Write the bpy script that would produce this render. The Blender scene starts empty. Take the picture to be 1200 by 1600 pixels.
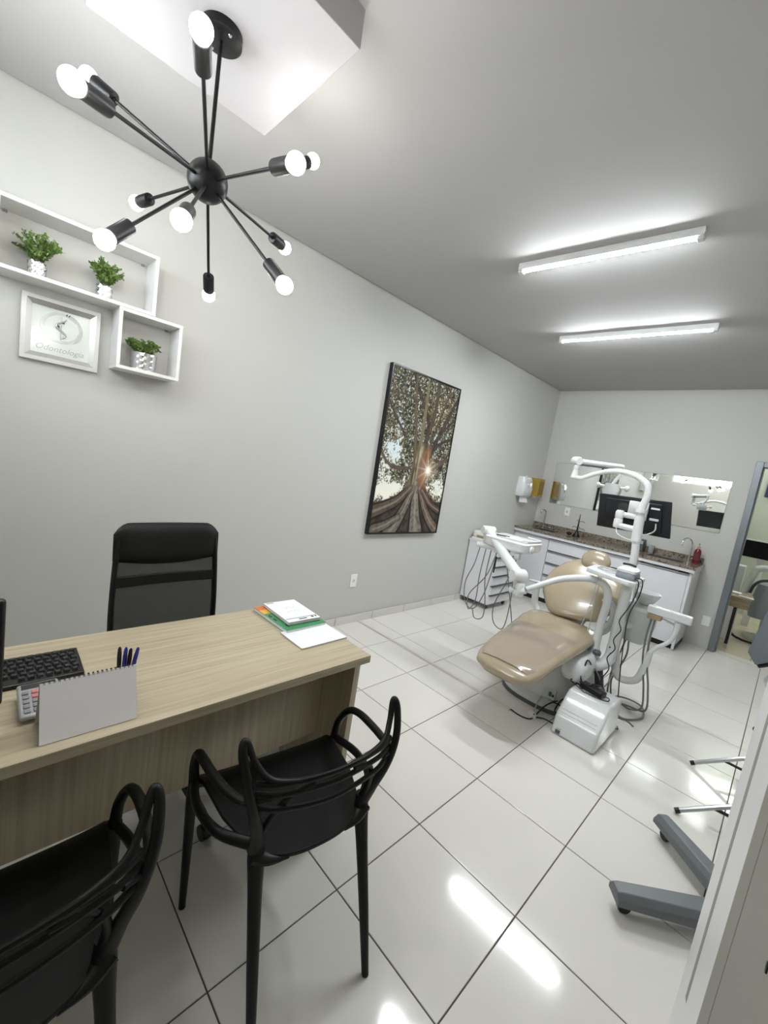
import bpy, bmesh, math, random
import numpy as np
from mathutils import Vector, Matrix

random.seed(7)
scene = bpy.context.scene
COL = scene.collection
PI = math.pi

# ---------------------------------------------------------------- camera
CAM = Vector((2.6517, -1.3862, 1.5022))
yaw, pitch, roll = -0.778175, -0.122302, 0.156637
fw = Vector((math.sin(yaw)*math.cos(pitch), math.cos(yaw)*math.cos(pitch), math.sin(pitch)))
rt0 = Vector((math.cos(yaw), -math.sin(yaw), 0)); up0 = rt0.cross(fw)
rt = math.cos(roll)*rt0 + math.sin(roll)*up0
up = -math.sin(roll)*rt0 + math.cos(roll)*up0
cd = bpy.data.cameras.new('camera'); cam = bpy.data.objects.new('camera', cd); COL.objects.link(cam)
cd.sensor_fit = 'VERTICAL'; cd.sensor_height = 32.0; cd.lens = 643.139/1600*32.0; cd.clip_start = 0.02
cam.matrix_world = Matrix(((rt.x, up.x, -fw.x, CAM.x), (rt.y, up.y, -fw.y, CAM.y), (rt.z, up.z, -fw.z, CAM.z), (0, 0, 0, 1)))
scene.camera = cam

# ---------------------------------------------------------------- world and exposure
wd = bpy.data.worlds.new('world'); scene.world = wd; wd.use_nodes = True
wd.node_tree.nodes['Background'].inputs[0].default_value = (0.86, 0.93, 1.0, 1)
wd.node_tree.nodes['Background'].inputs[1].default_value = 6.0
scene.view_settings.view_transform = 'Standard'; scene.view_settings.look = 'None'
scene.view_settings.gamma = 1.0; scene.view_settings.use_curve_mapping = False
scene.view_settings.exposure = EXPO = 1.84
TUBE_L = 84.0      # radiance of the ceiling tubes
BULB_L = 35.0      # radiance of the chandelier bulbs
ROOM2_L = 27.0     # radiance of the tube in the next room

# ---------------------------------------------------------------- materials
def srgb(r, g, b):
    f = lambda c: (c/255/12.92) if c/255 <= 0.04045 else ((c/255+0.055)/1.055)**2.4
    return (f(r), f(g), f(b), 1.0)
def mat(name, col, rough=0.5, metal=0.0, noise=0.0, nscale=8.0, bump=0.0, bscale=60.0, spec=None, coat=0.0, trans=0.0, ior=None, alpha=None, emis=None, estr=0.0):
    m = bpy.data.materials.new(name); m.use_nodes = True
    nt = m.node_tree; b = nt.nodes['Principled BSDF']
    b.inputs['Base Color'].default_value = col
    b.inputs['Roughness'].default_value = rough; b.inputs['Metallic'].default_value = metal
    if spec is not None: b.inputs['Specular IOR Level'].default_value = spec
    if coat: b.inputs['Coat Weight'].default_value = coat; b.inputs['Coat Roughness'].default_value = 0.08
    if trans: b.inputs['Transmission Weight'].default_value = trans
    if ior: b.inputs['IOR'].default_value = ior
    if alpha is not None: b.inputs['Alpha'].default_value = alpha
    if emis: b.inputs['Emission Color'].default_value = emis; b.inputs['Emission Strength'].default_value = estr
    tc = nt.nodes.new('ShaderNodeTexCoord')
    if noise:
        n = nt.nodes.new('ShaderNodeTexNoise'); n.inputs['Scale'].default_value = nscale; n.inputs['Detail'].default_value = 4
        r = nt.nodes.new('ShaderNodeMix'); r.data_type = 'RGBA'
        r.inputs[6].default_value = tuple(c*(1-noise) for c in col[:3])+(1,); r.inputs[7].default_value = tuple(min(1, c*(1+noise)) for c in col[:3])+(1,)
        nt.links.new(tc.outputs['Object'], n.inputs['Vector']); nt.links.new(n.outputs['Fac'], r.inputs[0]); nt.links.new(r.outputs[2], b.inputs['Base Color'])
    if bump:
        n2 = nt.nodes.new('ShaderNodeTexNoise'); n2.inputs['Scale'].default_value = bscale; n2.inputs['Detail'].default_value = 3
        bp = nt.nodes.new('ShaderNodeBump'); bp.inputs['Strength'].default_value = bump; bp.inputs['Distance'].default_value = 0.01
        nt.links.new(tc.outputs['Object'], n2.inputs['Vector']); nt.links.new(n2.outputs['Fac'], bp.inputs['Height']); nt.links.new(bp.outputs[0], b.inputs['Normal'])
    return m
def ramp_mat(name, stops, scale=(1, 1, 1), nscale=5.0, detail=6.0, rough=0.4, distort=0.0, coord='Object', bump=0.0, coat=0.0):
    m = bpy.data.materials.new(name); m.use_nodes = True
    nt = m.node_tree; b = nt.nodes['Principled BSDF']; b.inputs['Roughness'].default_value = rough
    if coat: b.inputs['Coat Weight'].default_value = coat
    tc = nt.nodes.new('ShaderNodeTexCoord'); mp = nt.nodes.new('ShaderNodeMapping'); mp.inputs['Scale'].default_value = scale
    n = nt.nodes.new('ShaderNodeTexNoise'); n.inputs['Scale'].default_value = nscale; n.inputs['Detail'].default_value = detail; n.inputs['Distortion'].default_value = distort
    rp = nt.nodes.new('ShaderNodeValToRGB'); el = rp.color_ramp.elements
    while len(el) < len(stops): el.new(0.5)
    for e, (p, c) in zip(el, stops): e.position = p; e.color = c
    nt.links.new(tc.outputs[coord], mp.inputs[0]); nt.links.new(mp.outputs[0], n.inputs['Vector']); nt.links.new(n.outputs['Fac'], rp.inputs[0]); nt.links.new(rp.outputs[0], b.inputs['Base Color'])
    if bump:
        bp = nt.nodes.new('ShaderNodeBump'); bp.inputs['Strength'].default_value = bump; bp.inputs['Distance'].default_value = 0.003
        nt.links.new(n.outputs['Fac'], bp.inputs['Height']); nt.links.new(bp.outputs[0], b.inputs['Normal'])
    return m
def emit(name, col, s):
    m = bpy.data.materials.new(name); m.use_nodes = True; nt = m.node_tree; nt.nodes.clear()
    e = nt.nodes.new('ShaderNodeEmission'); e.inputs[0].default_value = col; e.inputs[1].default_value = s
    o = nt.nodes.new('ShaderNodeOutputMaterial'); nt.links.new(e.outputs[0], o.inputs[0]); return m
def vcol(name, attr, rough=0.35, spec=0.4):
    m = bpy.data.materials.new(name); m.use_nodes = True; nt = m.node_tree; b = nt.nodes['Principled BSDF']
    a = nt.nodes.new('ShaderNodeAttribute'); a.attribute_name = attr
    nt.links.new(a.outputs['Color'], b.inputs['Base Color']); b.inputs['Roughness'].default_value = rough; b.inputs['Specular IOR Level'].default_value = spec
    return m
def meshmat(name, col, hole, scale):
    # woven mesh cloth: a fine grid of threads with open holes between
    m = bpy.data.materials.new(name); m.use_nodes = True; nt = m.node_tree; b = nt.nodes['Principled BSDF']
    b.inputs['Base Color'].default_value = col; b.inputs['Roughness'].default_value = 0.7
    tc = nt.nodes.new('ShaderNodeTexCoord'); sp = nt.nodes.new('ShaderNodeSeparateXYZ'); nt.links.new(tc.outputs['Object'], sp.inputs[0])
    outs = []
    for ax in ('X', 'Z'):
        mu = nt.nodes.new('ShaderNodeMath'); mu.operation = 'MULTIPLY'; mu.inputs[1].default_value = scale; nt.links.new(sp.outputs[ax], mu.inputs[0])
        fr = nt.nodes.new('ShaderNodeMath'); fr.operation = 'FRACT'; nt.links.new(mu.outputs[0], fr.inputs[0])
        gt = nt.nodes.new('ShaderNodeMath'); gt.operation = 'LESS_THAN'; gt.inputs[1].default_value = hole; nt.links.new(fr.outputs[0], gt.inputs[0]); outs.append(gt)
    an = nt.nodes.new('ShaderNodeMath'); an.operation = 'MULTIPLY'; nt.links.new(outs[0].outputs[0], an.inputs[0]); nt.links.new(outs[1].outputs[0], an.inputs[1])
    iv = nt.nodes.new('ShaderNodeMath'); iv.operation = 'SUBTRACT'; iv.inputs[0].default_value = 1.0; nt.links.new(an.outputs[0], iv.inputs[1])
    nt.links.new(iv.outputs[0], b.inputs['Alpha']); return m

M = {}
M['wall'] = mat('wall_paint', srgb(197, 197, 192), 0.62, noise=0.012, nscale=3, bump=0.03, bscale=160)
M['wall2'] = mat('wall_paint_next_room', srgb(186, 191, 178), 0.6, noise=0.01)
M['ceil'] = mat('ceiling_paint', srgb(176, 175, 174), 0.75, noise=0.01, nscale=2)
M['ceil_panel'] = mat('ceiling_panel_paint', srgb(178, 177, 179), 0.7)
M['tile'] = mat('porcelain_tile', srgb(219, 216, 210), 0.095, noise=0.015, nscale=2.0, bump=0.02, bscale=16, spec=0.55)
M['tile2'] = mat('beige_tile', srgb(196, 186, 166), 0.2, noise=0.05, nscale=4)
M['grout'] = mat('grout', srgb(92, 78, 70), 0.9, noise=0.2, nscale=30)
M['base'] = mat('baseboard_tile', srgb(214, 211, 204), 0.12, noise=0.02)
M['wood'] = ramp_mat('desk_laminate', [(0.25, srgb(164, 151, 125)), (0.5, srgb(182, 170, 143)), (0.75, srgb(195, 185, 160))], (60, 1.8, 60), 1.3, 6, 0.36, 0.5)
M['woodv'] = ramp_mat('desk_laminate_upright', [(0.25, srgb(164, 151, 125)), (0.5, srgb(182, 170, 143)), (0.75, srgb(195, 185, 160))], (60, 60, 1.8), 1.3, 6, 0.36, 0.5)
M['wood2'] = ramp_mat('table_laminate', [(0.3, srgb(138, 120, 94)), (0.7, srgb(166, 148, 120))], (3, 20, 20), 2, 5, 0.4)
M['blackpl'] = mat('black_polypropylene', srgb(11, 12, 12), 0.45, bump=0.02, bscale=300, spec=0.3)
M['black'] = mat('black_plastic', srgb(15, 15, 17), 0.35)
M['blackm'] = mat('black_metal_paint', srgb(12, 13, 15), 0.4, spec=0.35)
M['leather'] = mat('black_leatherette', srgb(11, 12, 12), 0.5, bump=0.15, bscale=220, spec=0.3)
M['mesh'] = meshmat('black_mesh_cloth', srgb(22, 22, 23), 0.66, 420)
M['white'] = mat('white_plastic', srgb(222, 223, 223), 0.28, spec=0.5)
M['whitegl'] = mat('white_gloss_enamel', srgb(216, 219, 219), 0.14, spec=0.55)
M['whitemdf'] = mat('white_laminate', srgb(220, 220, 224), 0.3)
M['shelfw'] = mat('white_shelf_laminate', srgb(222, 222, 220), 0.4)
M['pale'] = mat('pale_grey_plastic', srgb(196, 200, 198), 0.3)
M['greypl'] = mat('slate_grey_plastic', srgb(100, 105, 107), 0.45, bump=0.05, bscale=200)
M['greydk'] = mat('dark_grey_vinyl', srgb(84, 90, 94), 0.5)
M['greydev'] = mat('mid_grey_plastic', srgb(138, 142, 150), 0.4)
M['hose'] = mat('grey_rubber_hose', srgb(118, 120, 118), 0.45)
M['hoselt'] = mat('pale_rubber_hose', srgb(170, 172, 170), 0.4)
M['dkhose'] = mat('dark_rubber_hose', srgb(52, 58, 56), 0.5)
M['beige'] = mat('beige_upholstery', srgb(164, 151, 127), 0.24, noise=0.05, nscale=5, spec=0.5, coat=0.35)
M['beigemark'] = mat('clear_foot_cover', srgb(158, 144, 128), 0.08, spec=0.6, coat=0.6)
M['chrome'] = mat('chrome', (0.82, 0.83, 0.84, 1), 0.09, 1.0)
M['alu'] = mat('brushed_aluminium', (0.62, 0.63, 0.64, 1), 0.3, 1.0)
M['steel'] = mat('stainless_steel', (0.55, 0.55, 0.56, 1), 0.22, 1.0)
M['doorfr'] = mat('grey_aluminium_frame', srgb(128, 134, 138), 0.35, 0.5)
M['granite'] = ramp_mat('granite', [(0.34, srgb(62, 55, 48)), (0.46, srgb(112, 102, 90)), (0.56, srgb(150, 140, 124)), (0.68, srgb(92, 84, 75))], (1, 1, 1), 55, 5, 0.15, 0.3)
M['mirror'] = mat('mirror_silvering', (0.86, 0.89, 0.87, 1), 0.015, 1.0)
M['mirredge'] = mat('mirror_edge_glass', srgb(112, 132, 124), 0.2)
M['glass'] = mat('clear_glass', (1, 1, 1, 1), 0.02, trans=1.0, ior=1.45)
M['silverfr'] = mat('silver_leaf_frame', (0.80, 0.79, 0.76, 1), 0.25, 0.75, noise=0.08, nscale=12)
M['frostgl'] = mat('pale_green_glass', srgb(214, 220, 214), 0.15, spec=0.6)
M['etch'] = mat('etched_silver', srgb(176, 180, 178), 0.25, 0.35)
M['potsil'] = mat('silver_ceramic', (0.80, 0.80, 0.82, 1), 0.14, 1.0)
M['leaf'] = ramp_mat('leaf_green', [(0.3, srgb(46, 72, 26)), (0.52, srgb(100, 130, 56)), (0.75, srgb(150, 166, 96))], (1, 1, 1), 26, 3, 0.5)
M['stem'] = mat('stem_green', srgb(64, 84, 36), 0.6)
M['soil'] = mat('soil', srgb(48, 40, 32), 0.9, noise=0.3, nscale=60)
M['paper'] = mat('paper', srgb(236, 237, 240), 0.7)
M['calpaper'] = mat('calendar_card', srgb(238, 237, 239), 0.7)
M['calback'] = mat('calendar_back_card', srgb(200, 196, 196), 0.7)
M['ink'] = mat('black_ink', srgb(34, 34, 44), 0.6)
M['inkgr'] = mat('grey_pencil', srgb(190, 192, 200), 0.7)
M['maroon'] = mat('maroon_cover', srgb(96, 34, 44), 0.5)
M['green'] = mat('green_cover', srgb(62, 142, 92), 0.4)
M['orange'] = mat('orange_cover', srgb(222, 120, 52), 0.4)
M['yellowc'] = mat('yellow_cover', srgb(228, 180, 70), 0.4)
M['redc'] = mat('red_cover', srgb(200, 84, 56), 0.4)
M['bluepen'] = mat('blue_pen_plastic', srgb(34, 44, 140), 0.3)
M['silverpl'] = mat('silver_plastic', srgb(168, 170, 172), 0.3, 0.3)
M['keysil'] = mat('grey_keys', srgb(132, 134, 136), 0.4)
M['keyred'] = mat('red_keys', srgb(206, 120, 120), 0.4)
M['keyblk'] = mat('black_keys', srgb(42, 42, 45), 0.4)
M['acry'] = mat('smoky_acrylic', srgb(120, 112, 112), 0.1, trans=0.6, ior=1.45)
M['screen'] = mat('black_screen', srgb(8, 8, 10), 0.25, spec=0.2)
M['monback'] = mat('monitor_back_plastic', srgb(28, 29, 34), 0.5, spec=0.3)
M['yellow'] = mat('yellow_cardboard', srgb(166, 136, 50), 0.6, noise=0.06)
M['yellowdk'] = mat('dark_yellow_cardboard', srgb(128, 102, 34), 0.6)
M['redliq'] = mat('red_soap', srgb(112, 22, 36), 0.15)
M['pinkpl'] = mat('clear_pink_plastic', srgb(214, 190, 190), 0.2, trans=0.5)
M['clearpl'] = mat('clear_plastic', srgb(226, 228, 226), 0.12, trans=0.7, ior=1.3)
M['outlet'] = mat('outlet_plate', srgb(240, 240, 236), 0.3)
M['dark'] = mat('dark_hole', srgb(30, 30, 30), 0.8)
M['bag'] = mat('grey_plastic_bag', srgb(206, 210, 212), 0.25, alpha=0.85)
M['duct'] = mat('white_cable_duct', srgb(198, 193, 187), 0.35)
M['ledgreen'] = mat('green_button', srgb(30, 110, 70), 0.3)
M['brownish'] = mat('tan_card', srgb(150, 132, 100), 0.6)
M['jamb'] = mat('white_door_paint', srgb(226, 226, 226), 0.35)
M['shaded'] = mat('wall_paint_with_shade', srgb(136, 133, 124), 0.6, noise=0.02, bump=0.04, bscale=200)  # shade on the near wall and casing, put into a darker base colour
M['jambdk'] = mat('grey_seal', srgb(150, 150, 150), 0.7)
M['bulb'] = emit('bulb_glow', (1.0, 0.97, 0.93, 1), BULB_L)
M['tube'] = emit('tube_glow', (0.93, 0.97, 1.0, 1), TUBE_L)
M['tube2'] = emit('tube_glow_next_room', (0.95, 1.0, 0.95, 1), ROOM2_L)
M['pictex'] = vcol('tree_print', 'print', 0.55, 0.2)
M['blueposter'] = mat('dark_blue_print', srgb(46, 52, 92), 0.4)
M['casterblk'] = mat('black_caster', srgb(22, 22, 24), 0.4)
M['white_cup'] = mat('white_card', srgb(240, 240, 244), 0.5)

# ---------------------------------------------------------------- geometry helpers
def cr(pts, k):
    """Catmull-Rom through the points, k steps to a span."""
    P = [Vector(p) for p in pts]
    if k <= 1: return P
    out = []
    for i in range(len(P)-1):
        p0 = P[i-1] if i else P[0]*2-P[1]; p1 = P[i]; p2 = P[i+1]; p3 = P[i+2] if i+2 < len(P) else P[-1]*2-P[-2]
        for s in range(k):
            t = s/k
            out.append(0.5*((2*p1)+(p2-p0)*t+(2*p0-5*p1+4*p2-p3)*t*t+(3*p1-p0-3*p2+p3)*t**3))
    out.append(P[-1]); return out
def lerp_list(v, n):
    if not hasattr(v, '__len__'): return [v]*n
    out = []
    for i in range(n):
        f = i/(n-1)*(len(v)-1); a = min(int(f), len(v)-2); out.append(v[a]*(1-(f-a))+v[a+1]*(f-a))
    return out
class G:
    def __init__(s): s.v = []; s.f = []
    def add(s, vs, fs):
        o = len(s.v); s.v += [Vector(p) for p in vs]; s.f += [tuple(i+o for i in f) for f in fs]; return s
    def box(s, x0, y0, z0, x1, y1, z1):
        return s.add([(x0, y0, z0), (x1, y0, z0), (x1, y1, z0), (x0, y1, z0), (x0, y0, z1), (x1, y0, z1), (x1, y1, z1), (x0, y1, z1)],
                     [(3, 2, 1, 0), (4, 5, 6, 7), (0, 1, 5, 4), (1, 2, 6, 5), (2, 3, 7, 6), (3, 0, 4, 7)])
    def obox(s, c, size, rot=None):
        a, b, d = (q/2 for q in size); R = rot or Matrix.Identity(3); c = Vector(c)
        vs = [c+R@Vector(p) for p in ((-a, -b, -d), (a, -b, -d), (a, b, -d), (-a, b, -d), (-a, -b, d), (a, -b, d), (a, b, d), (-a, b, d))]
        return s.add(vs, [(3, 2, 1, 0), (4, 5, 6, 7), (0, 1, 5, 4), (1, 2, 6, 5), (2, 3, 7, 6), (3, 0, 4, 7)])
    def tube(s, pts, r, n=10, k=1, flat=None, upv=None, caps=True):
        P = cr(pts, k); m = len(P); R = lerp_list(r, m); F = lerp_list(flat, m) if flat is not None else [1.0]*m
        T = [(P[min(i+1, m-1)]-P[max(i-1, 0)]).normalized() for i in range(m)]
        nrm = Vector(upv) if upv else (Vector((0, 0, 1)) if abs(T[0].z) < 0.9 else Vector((1, 0, 0)))
        vs = []
        for i in range(m):
            nrm = (nrm-T[i]*nrm.dot(T[i])).normalized(); bn = T[i].cross(nrm)
            for j in range(n):
                a = 2*PI*j/n; vs.append(P[i]+nrm*math.cos(a)*R[i]*F[i]+bn*math.sin(a)*R[i])
        fs = [(i*n+j, i*n+(j+1) % n, (i+1)*n+(j+1) % n, (i+1)*n+j) for i in range(m-1) for j in range(n)]
        if caps: fs += [tuple(reversed(range(n))), tuple(range((m-1)*n, m*n))]
        return s.add(vs, fs)
    def cyl(s, p0, p1, r0, r1=None, n=16): return s.tube([p0, p1], [r0, r0 if r1 is None else r1], n)
    def lathe(s, prof, o=(0, 0, 0), axis=(0, 0, 1), n=20, sx=1.0, sy=1.0):
        ax = Vector(axis).normalized(); a = Vector((1, 0, 0)) if abs(ax.x) < 0.9 else Vector((0, 1, 0))
        a = (a-ax*a.dot(ax)).normalized(); b = ax.cross(a); o = Vector(o); vs = []
        for r, h in prof:
            for j in range(n):
                t = 2*PI*j/n; vs.append(o+ax*h+a*math.cos(t)*r*sx+b*math.sin(t)*r*sy)
        m = len(prof)
        fs = [(i*n+j, i*n+(j+1) % n, (i+1)*n+(j+1) % n, (i+1)*n+j) for i in range(m-1) for j in range(n)]
        if prof[0][0] > 1e-6: fs.append(tuple(reversed(range(n))))
        if prof[-1][0] > 1e-6: fs.append(tuple(range((m-1)*n, m*n)))
        return s.add(vs, fs)
    def ball(s, c, r, n=16, m=10, sx=1, sy=1, sz=1):
        c = Vector(c); vs = []; fs = []
        for i in range(m+1):
            t = PI*i/m
            for j in range(n):
                p = 2*PI*j/n; vs.append(c+Vector((math.sin(t)*math.cos(p)*r*sx, math.sin(t)*math.sin(p)*r*sy, math.cos(t)*r*sz)))
        for i in range(m):
            for j in range(n): fs.append((i*n+j, (i+1)*n+j, (i+1)*n+(j+1) % n, i*n+(j+1) % n))
        return s.add(vs, fs)
    def prism(s, poly, o, ux, uy, th):
        o = Vector(o); ux = Vector(ux); uy = Vector(uy); nz = ux.cross(uy).normalized()*th; k = len(poly)
        a = [o+ux*p[0]+uy*p[1] for p in poly]
        return s.add(a+[p+nz for p in a], [tuple(reversed(range(k))), tuple(range(k, 2*k))]+[(i, (i+1) % k, (i+1) % k+k, i+k) for i in range(k)])
    def loft(s, secs):
        n = len(secs[0]); m = len(secs); vs = [p for q in secs for p in q]
        fs = [(i*n+j, i*n+(j+1) % n, (i+1)*n+(j+1) % n, (i+1)*n+j) for i in range(m-1) for j in range(n)]
        fs += [tuple(reversed(range(n))), tuple(range((m-1)*n, m*n))]
        return s.add(vs, fs)
    def cushion(s, path, widths, thicks, side, k=6, n=20, pw=2.6):
        """padded shape swept along a path; side = across direction; centre line lies mid-thickness."""
        P = cr(path, k); m = len(P); W = lerp_list(widths, m); H = lerp_list(thicks, m); sd = Vector(side).normalized(); secs = []
        for i in range(m):
            t = (P[min(i+1, m-1)]-P[max(i-1, 0)]).normalized(); u = (sd-t*sd.dot(t)).normalized(); w = u.cross(t).normalized(); q = []
            for j in range(n):
                a = 2*PI*j/n; ca, sa = math.cos(a), math.sin(a)
                q.append(P[i]+u*math.copysign(abs(ca)**(2/pw), ca)*W[i]+w*math.copysign(abs(sa)**(2/pw), sa)*H[i])
            secs.append(q)
        return s.loft(secs)
    def build(s, name, m, parent=None, bevel=0.0, seg=2, sub=0, ang=38, local=False):
        me = bpy.data.meshes.new(name); off = Vector((0, 0, 0))
        if parent is not None and not local: off = worg(parent)
        elif parent is None and not local:
            xs = [p.x for p in s.v]; ys = [p.y for p in s.v]; off = Vector(((min(xs)+max(xs))/2, (min(ys)+max(ys))/2, min(p.z for p in s.v)))
        me.from_pydata([tuple(p-off) for p in s.v], [], s.f); me.update()
        bm = bmesh.new(); bm.from_mesh(me); bmesh.ops.recalc_face_normals(bm, faces=bm.faces)
        for f in bm.faces: f.smooth = True
        for e in bm.edges:
            if len(e.link_faces) == 2 and e.calc_face_angle(0) > math.radians(ang): e.smooth = False
        bm.to_mesh(me); bm.free()
        me.materials.append(M[m] if isinstance(m, str) else m)
        o = bpy.data.objects.new(name, me); COL.objects.link(o)
        if parent is not None: o.parent = parent
        elif not local: o.location = off
        if bevel:
            b = o.modifiers.new('bevel', 'BEVEL'); b.width = bevel; b.segments = seg; b.limit_method = 'ANGLE'; b.angle_limit = math.radians(35)
        if sub:
            u = o.modifiers.new('sub', 'SUBSURF'); u.levels = sub; u.render_levels = sub
        return o
def worg(o):
    v = Vector((0, 0, 0))
    while o is not None: v += o.location; o = o.parent
    return v
def tag(o, label, cat=None, group=None, kind=None):
    if label: o['label'] = label
    if cat: o['category'] = cat
    if group: o['group'] = group
    if kind: o['kind'] = kind
    return o
def thing(name, label, cat, loc=(0, 0, 0), rz=0.0, group=None, kind=None):
    e = bpy.data.objects.new(name, None); COL.objects.link(e); e.location = loc; e.rotation_euler = (0, 0, rz); e.empty_display_size = 0.05
    return tag(e, label, cat, group, kind)
def struct(o, label, cat):
    return tag(o, label, cat, kind='structure')
def copy_tree(o, parent=None):
    c = o.copy(); COL.objects.link(c); c.parent = parent
    for ch in list(o.children): copy_tree(ch, c)
    return c
def inst(mesh, name, loc, parent):
    o = bpy.data.objects.new(name, mesh); COL.objects.link(o); o.parent = parent; o.location = Vector(loc)-worg(parent); return o
def text_mesh(txt, size, shear=0.0, extrude=0.0006, offset=0.0):
    c = bpy.data.curves.new('txt', 'FONT'); c.body = txt; c.size = size; c.shear = shear; c.extrude = extrude; c.offset = offset; c.align_x = 'CENTER'; c.align_y = 'CENTER'; c.resolution_u = 3
    o = bpy.data.objects.new('txt', c); COL.objects.link(o); dg = bpy.context.evaluated_depsgraph_get()
    me = bpy.data.meshes.new_from_object(o.evaluated_get(dg)); bpy.data.objects.remove(o); return me
def rotz(a): return Matrix.Rotation(a, 3, 'Z')

# ================================================================ the room
T = 0.45; X0 = 4.9757
gx = lambda i: (i+X0)*T            # grout lines that run away from the camera
gy = lambda j: j*T                 # grout lines that run across
H = 2.845; YB = 4.42; YF = -1.8; XR = 3.14
floor = struct(G().box(-0.12, YF-0.12, -0.12, XR+0.12, YB+0.14, -0.0035).build('floor', 'grout'), 'dark grout bed under the glossy white floor tiles', 'floor')
tile_meshes = {}
def tile_at(x0, x1, y0, y1, m='tile', parent=floor, z1=0.0):
    g = 0.0022
    key = (round(x1-x0, 4), round(y1-y0, 4), m)
    c = ((x0+x1)/2, (y0+y1)/2, z1)
    if key not in tile_meshes:
        hx = (x1-x0)/2-g; hy = (y1-y0)/2-g; b = 0.0014
        q = G(); q.loft([[Vector((sx*a, sy*d, z)) for sx, sy in ((-1, -1), (1, -1), (1, 1), (-1, 1))] for a, d, z in ((hx, hy, -0.0035), (hx, hy, -0.0012), (hx-b, hy-b, 0.0))])
        o = q.build('floor_tile', m, parent, local=True); tile_meshes[key] = o.data; o.location = Vector(c)-worg(parent)
        return o
    return inst(tile_meshes[key], 'floor_tile', c, parent)
xs = [0.003]+[gx(i) for i in range(-4, 2)]+[XR-0.002]
ys = [gy(j) for j in range(-4, 10)]+[YB-0.002]
for a, b in zip(xs[:-1], xs[1:]):
    for c_, d_ in zip(ys[:-1], ys[1:]):
        if a > 2.6 and d_ <= 0: continue
        if a > 2.6 and c_ < 0.05: c_ = 0.104
        tile_at(a, b, c_, d_)
tile_at(gx(1), XR-0.002, -0.05, 0.0) if False else None

wall_left = struct(G().box(-0.12, YF, -0.12, 0, YB+0.14, 2.93).build('wall_left', 'wall'), 'long pale grey-white painted wall with shelves and the tree picture', 'wall')
bk = G(); bk.box(0, YB, -0.12, 2.30, YB+0.14, 2.93); bk.box(2.30, YB, 2.06, 3.06, YB+0.14, 2.93); bk.box(3.06, YB, -0.12, XR+0.12, YB+0.14, 2.93)
wall_back = struct(bk.build('wall_back', 'wall'), 'far pale wall behind the counter, with a doorway', 'wall')
wr = G(); wr.box(XR, 0.102, -0.12, XR+0.12, YB, 2.93)
wall_right = struct(wr.build('wall_right', 'wall'), 'right-hand wall of the treatment area', 'wall')
wn = G(); wn.box(2.7235, YF, -0.12, XR+0.12, -0.352, 2.93)
wall_near = struct(wn.build('wall_near', 'shaded'), 'wall close to the viewer at the right edge, shade put into its colour', 'wall')
wf = G(); wx0, wx1, wz0, wz1 = 0.35, 1.62, 2.08, 2.52
wf.box(0, YF-0.12, -0.12, wx0, YF, 2.93); wf.box(wx1, YF-0.12, -0.12, XR+0.12, YF, 2.93); wf.box(wx0, YF-0.12, -0.12, wx1, YF, wz0); wf.box(wx0, YF-0.12, wz1, wx1, YF, 2.93)
wall_front = struct(wf.build('wall_front', 'wall'), 'wall behind the viewer with a high window', 'wall')
w1 = thing('window_1', 'high wide window behind the viewer, seen in the mirror', 'window', ((wx0+wx1)/2, YF-0.06, wz0), kind='structure')
q = G(); q.box(wx0, YF-0.08, wz0, wx1, YF-0.03, wz0+0.035); q.box(wx0, YF-0.08, wz1-0.035, wx1, YF-0.03, wz1); q.box(wx0, YF-0.08, wz0+0.035, wx0+0.035, YF-0.03, wz1-0.035); q.box(wx1-0.035, YF-0.08, wz0+0.035, wx1, YF-0.03, wz1-0.035)
q.build('window_frame', 'white', w1)
for a, b in ((wx0+0.035, (wx0+wx1)/2), ((wx0+wx1)/2, wx1-0.035)):
    G().box(a, YF-0.058, wz0+0.035, b, YF-0.054, wz1-0.035).build('pane', 'glass', w1)

cg = G(); cg.box(0.012, YF, H, XR, YB-0.012, H+0.03); cg.box(-0.12, YF-0.12, H+0.085, XR+0.12, YB+0.14, H+0.12)
ceiling = struct(cg.build('ceiling', 'ceil'), 'smooth off-white plaster ceiling with a dark shadow gap at the walls', 'ceiling')
tr = struct(G().box(0.83, -1.178, 2.735, 1.437, -0.573, H).build('trim_1', 'ceil_panel', bevel=0.002), 'white square plaster block on the ceiling above the black chandelier', 'ceiling panel')

# low tile skirting on the left wall, one piece for every floor tile
bb = G().box(0.0, YF, 0.0, 0.004, YB, 0.07).build('baseboard_left', 'grout'); struct(bb, 'low glossy skirting tiles along the left wall', 'baseboard')
for j in range(-4, 10):
    y1 = min(gy(j+1), YB-0.002)
    G().box(0.004, gy(j)+0.0022, 0.0005, 0.0125, y1-0.0022, 0.072).build('skirting_tile', 'base', bb, bevel=0.0015)

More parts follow.
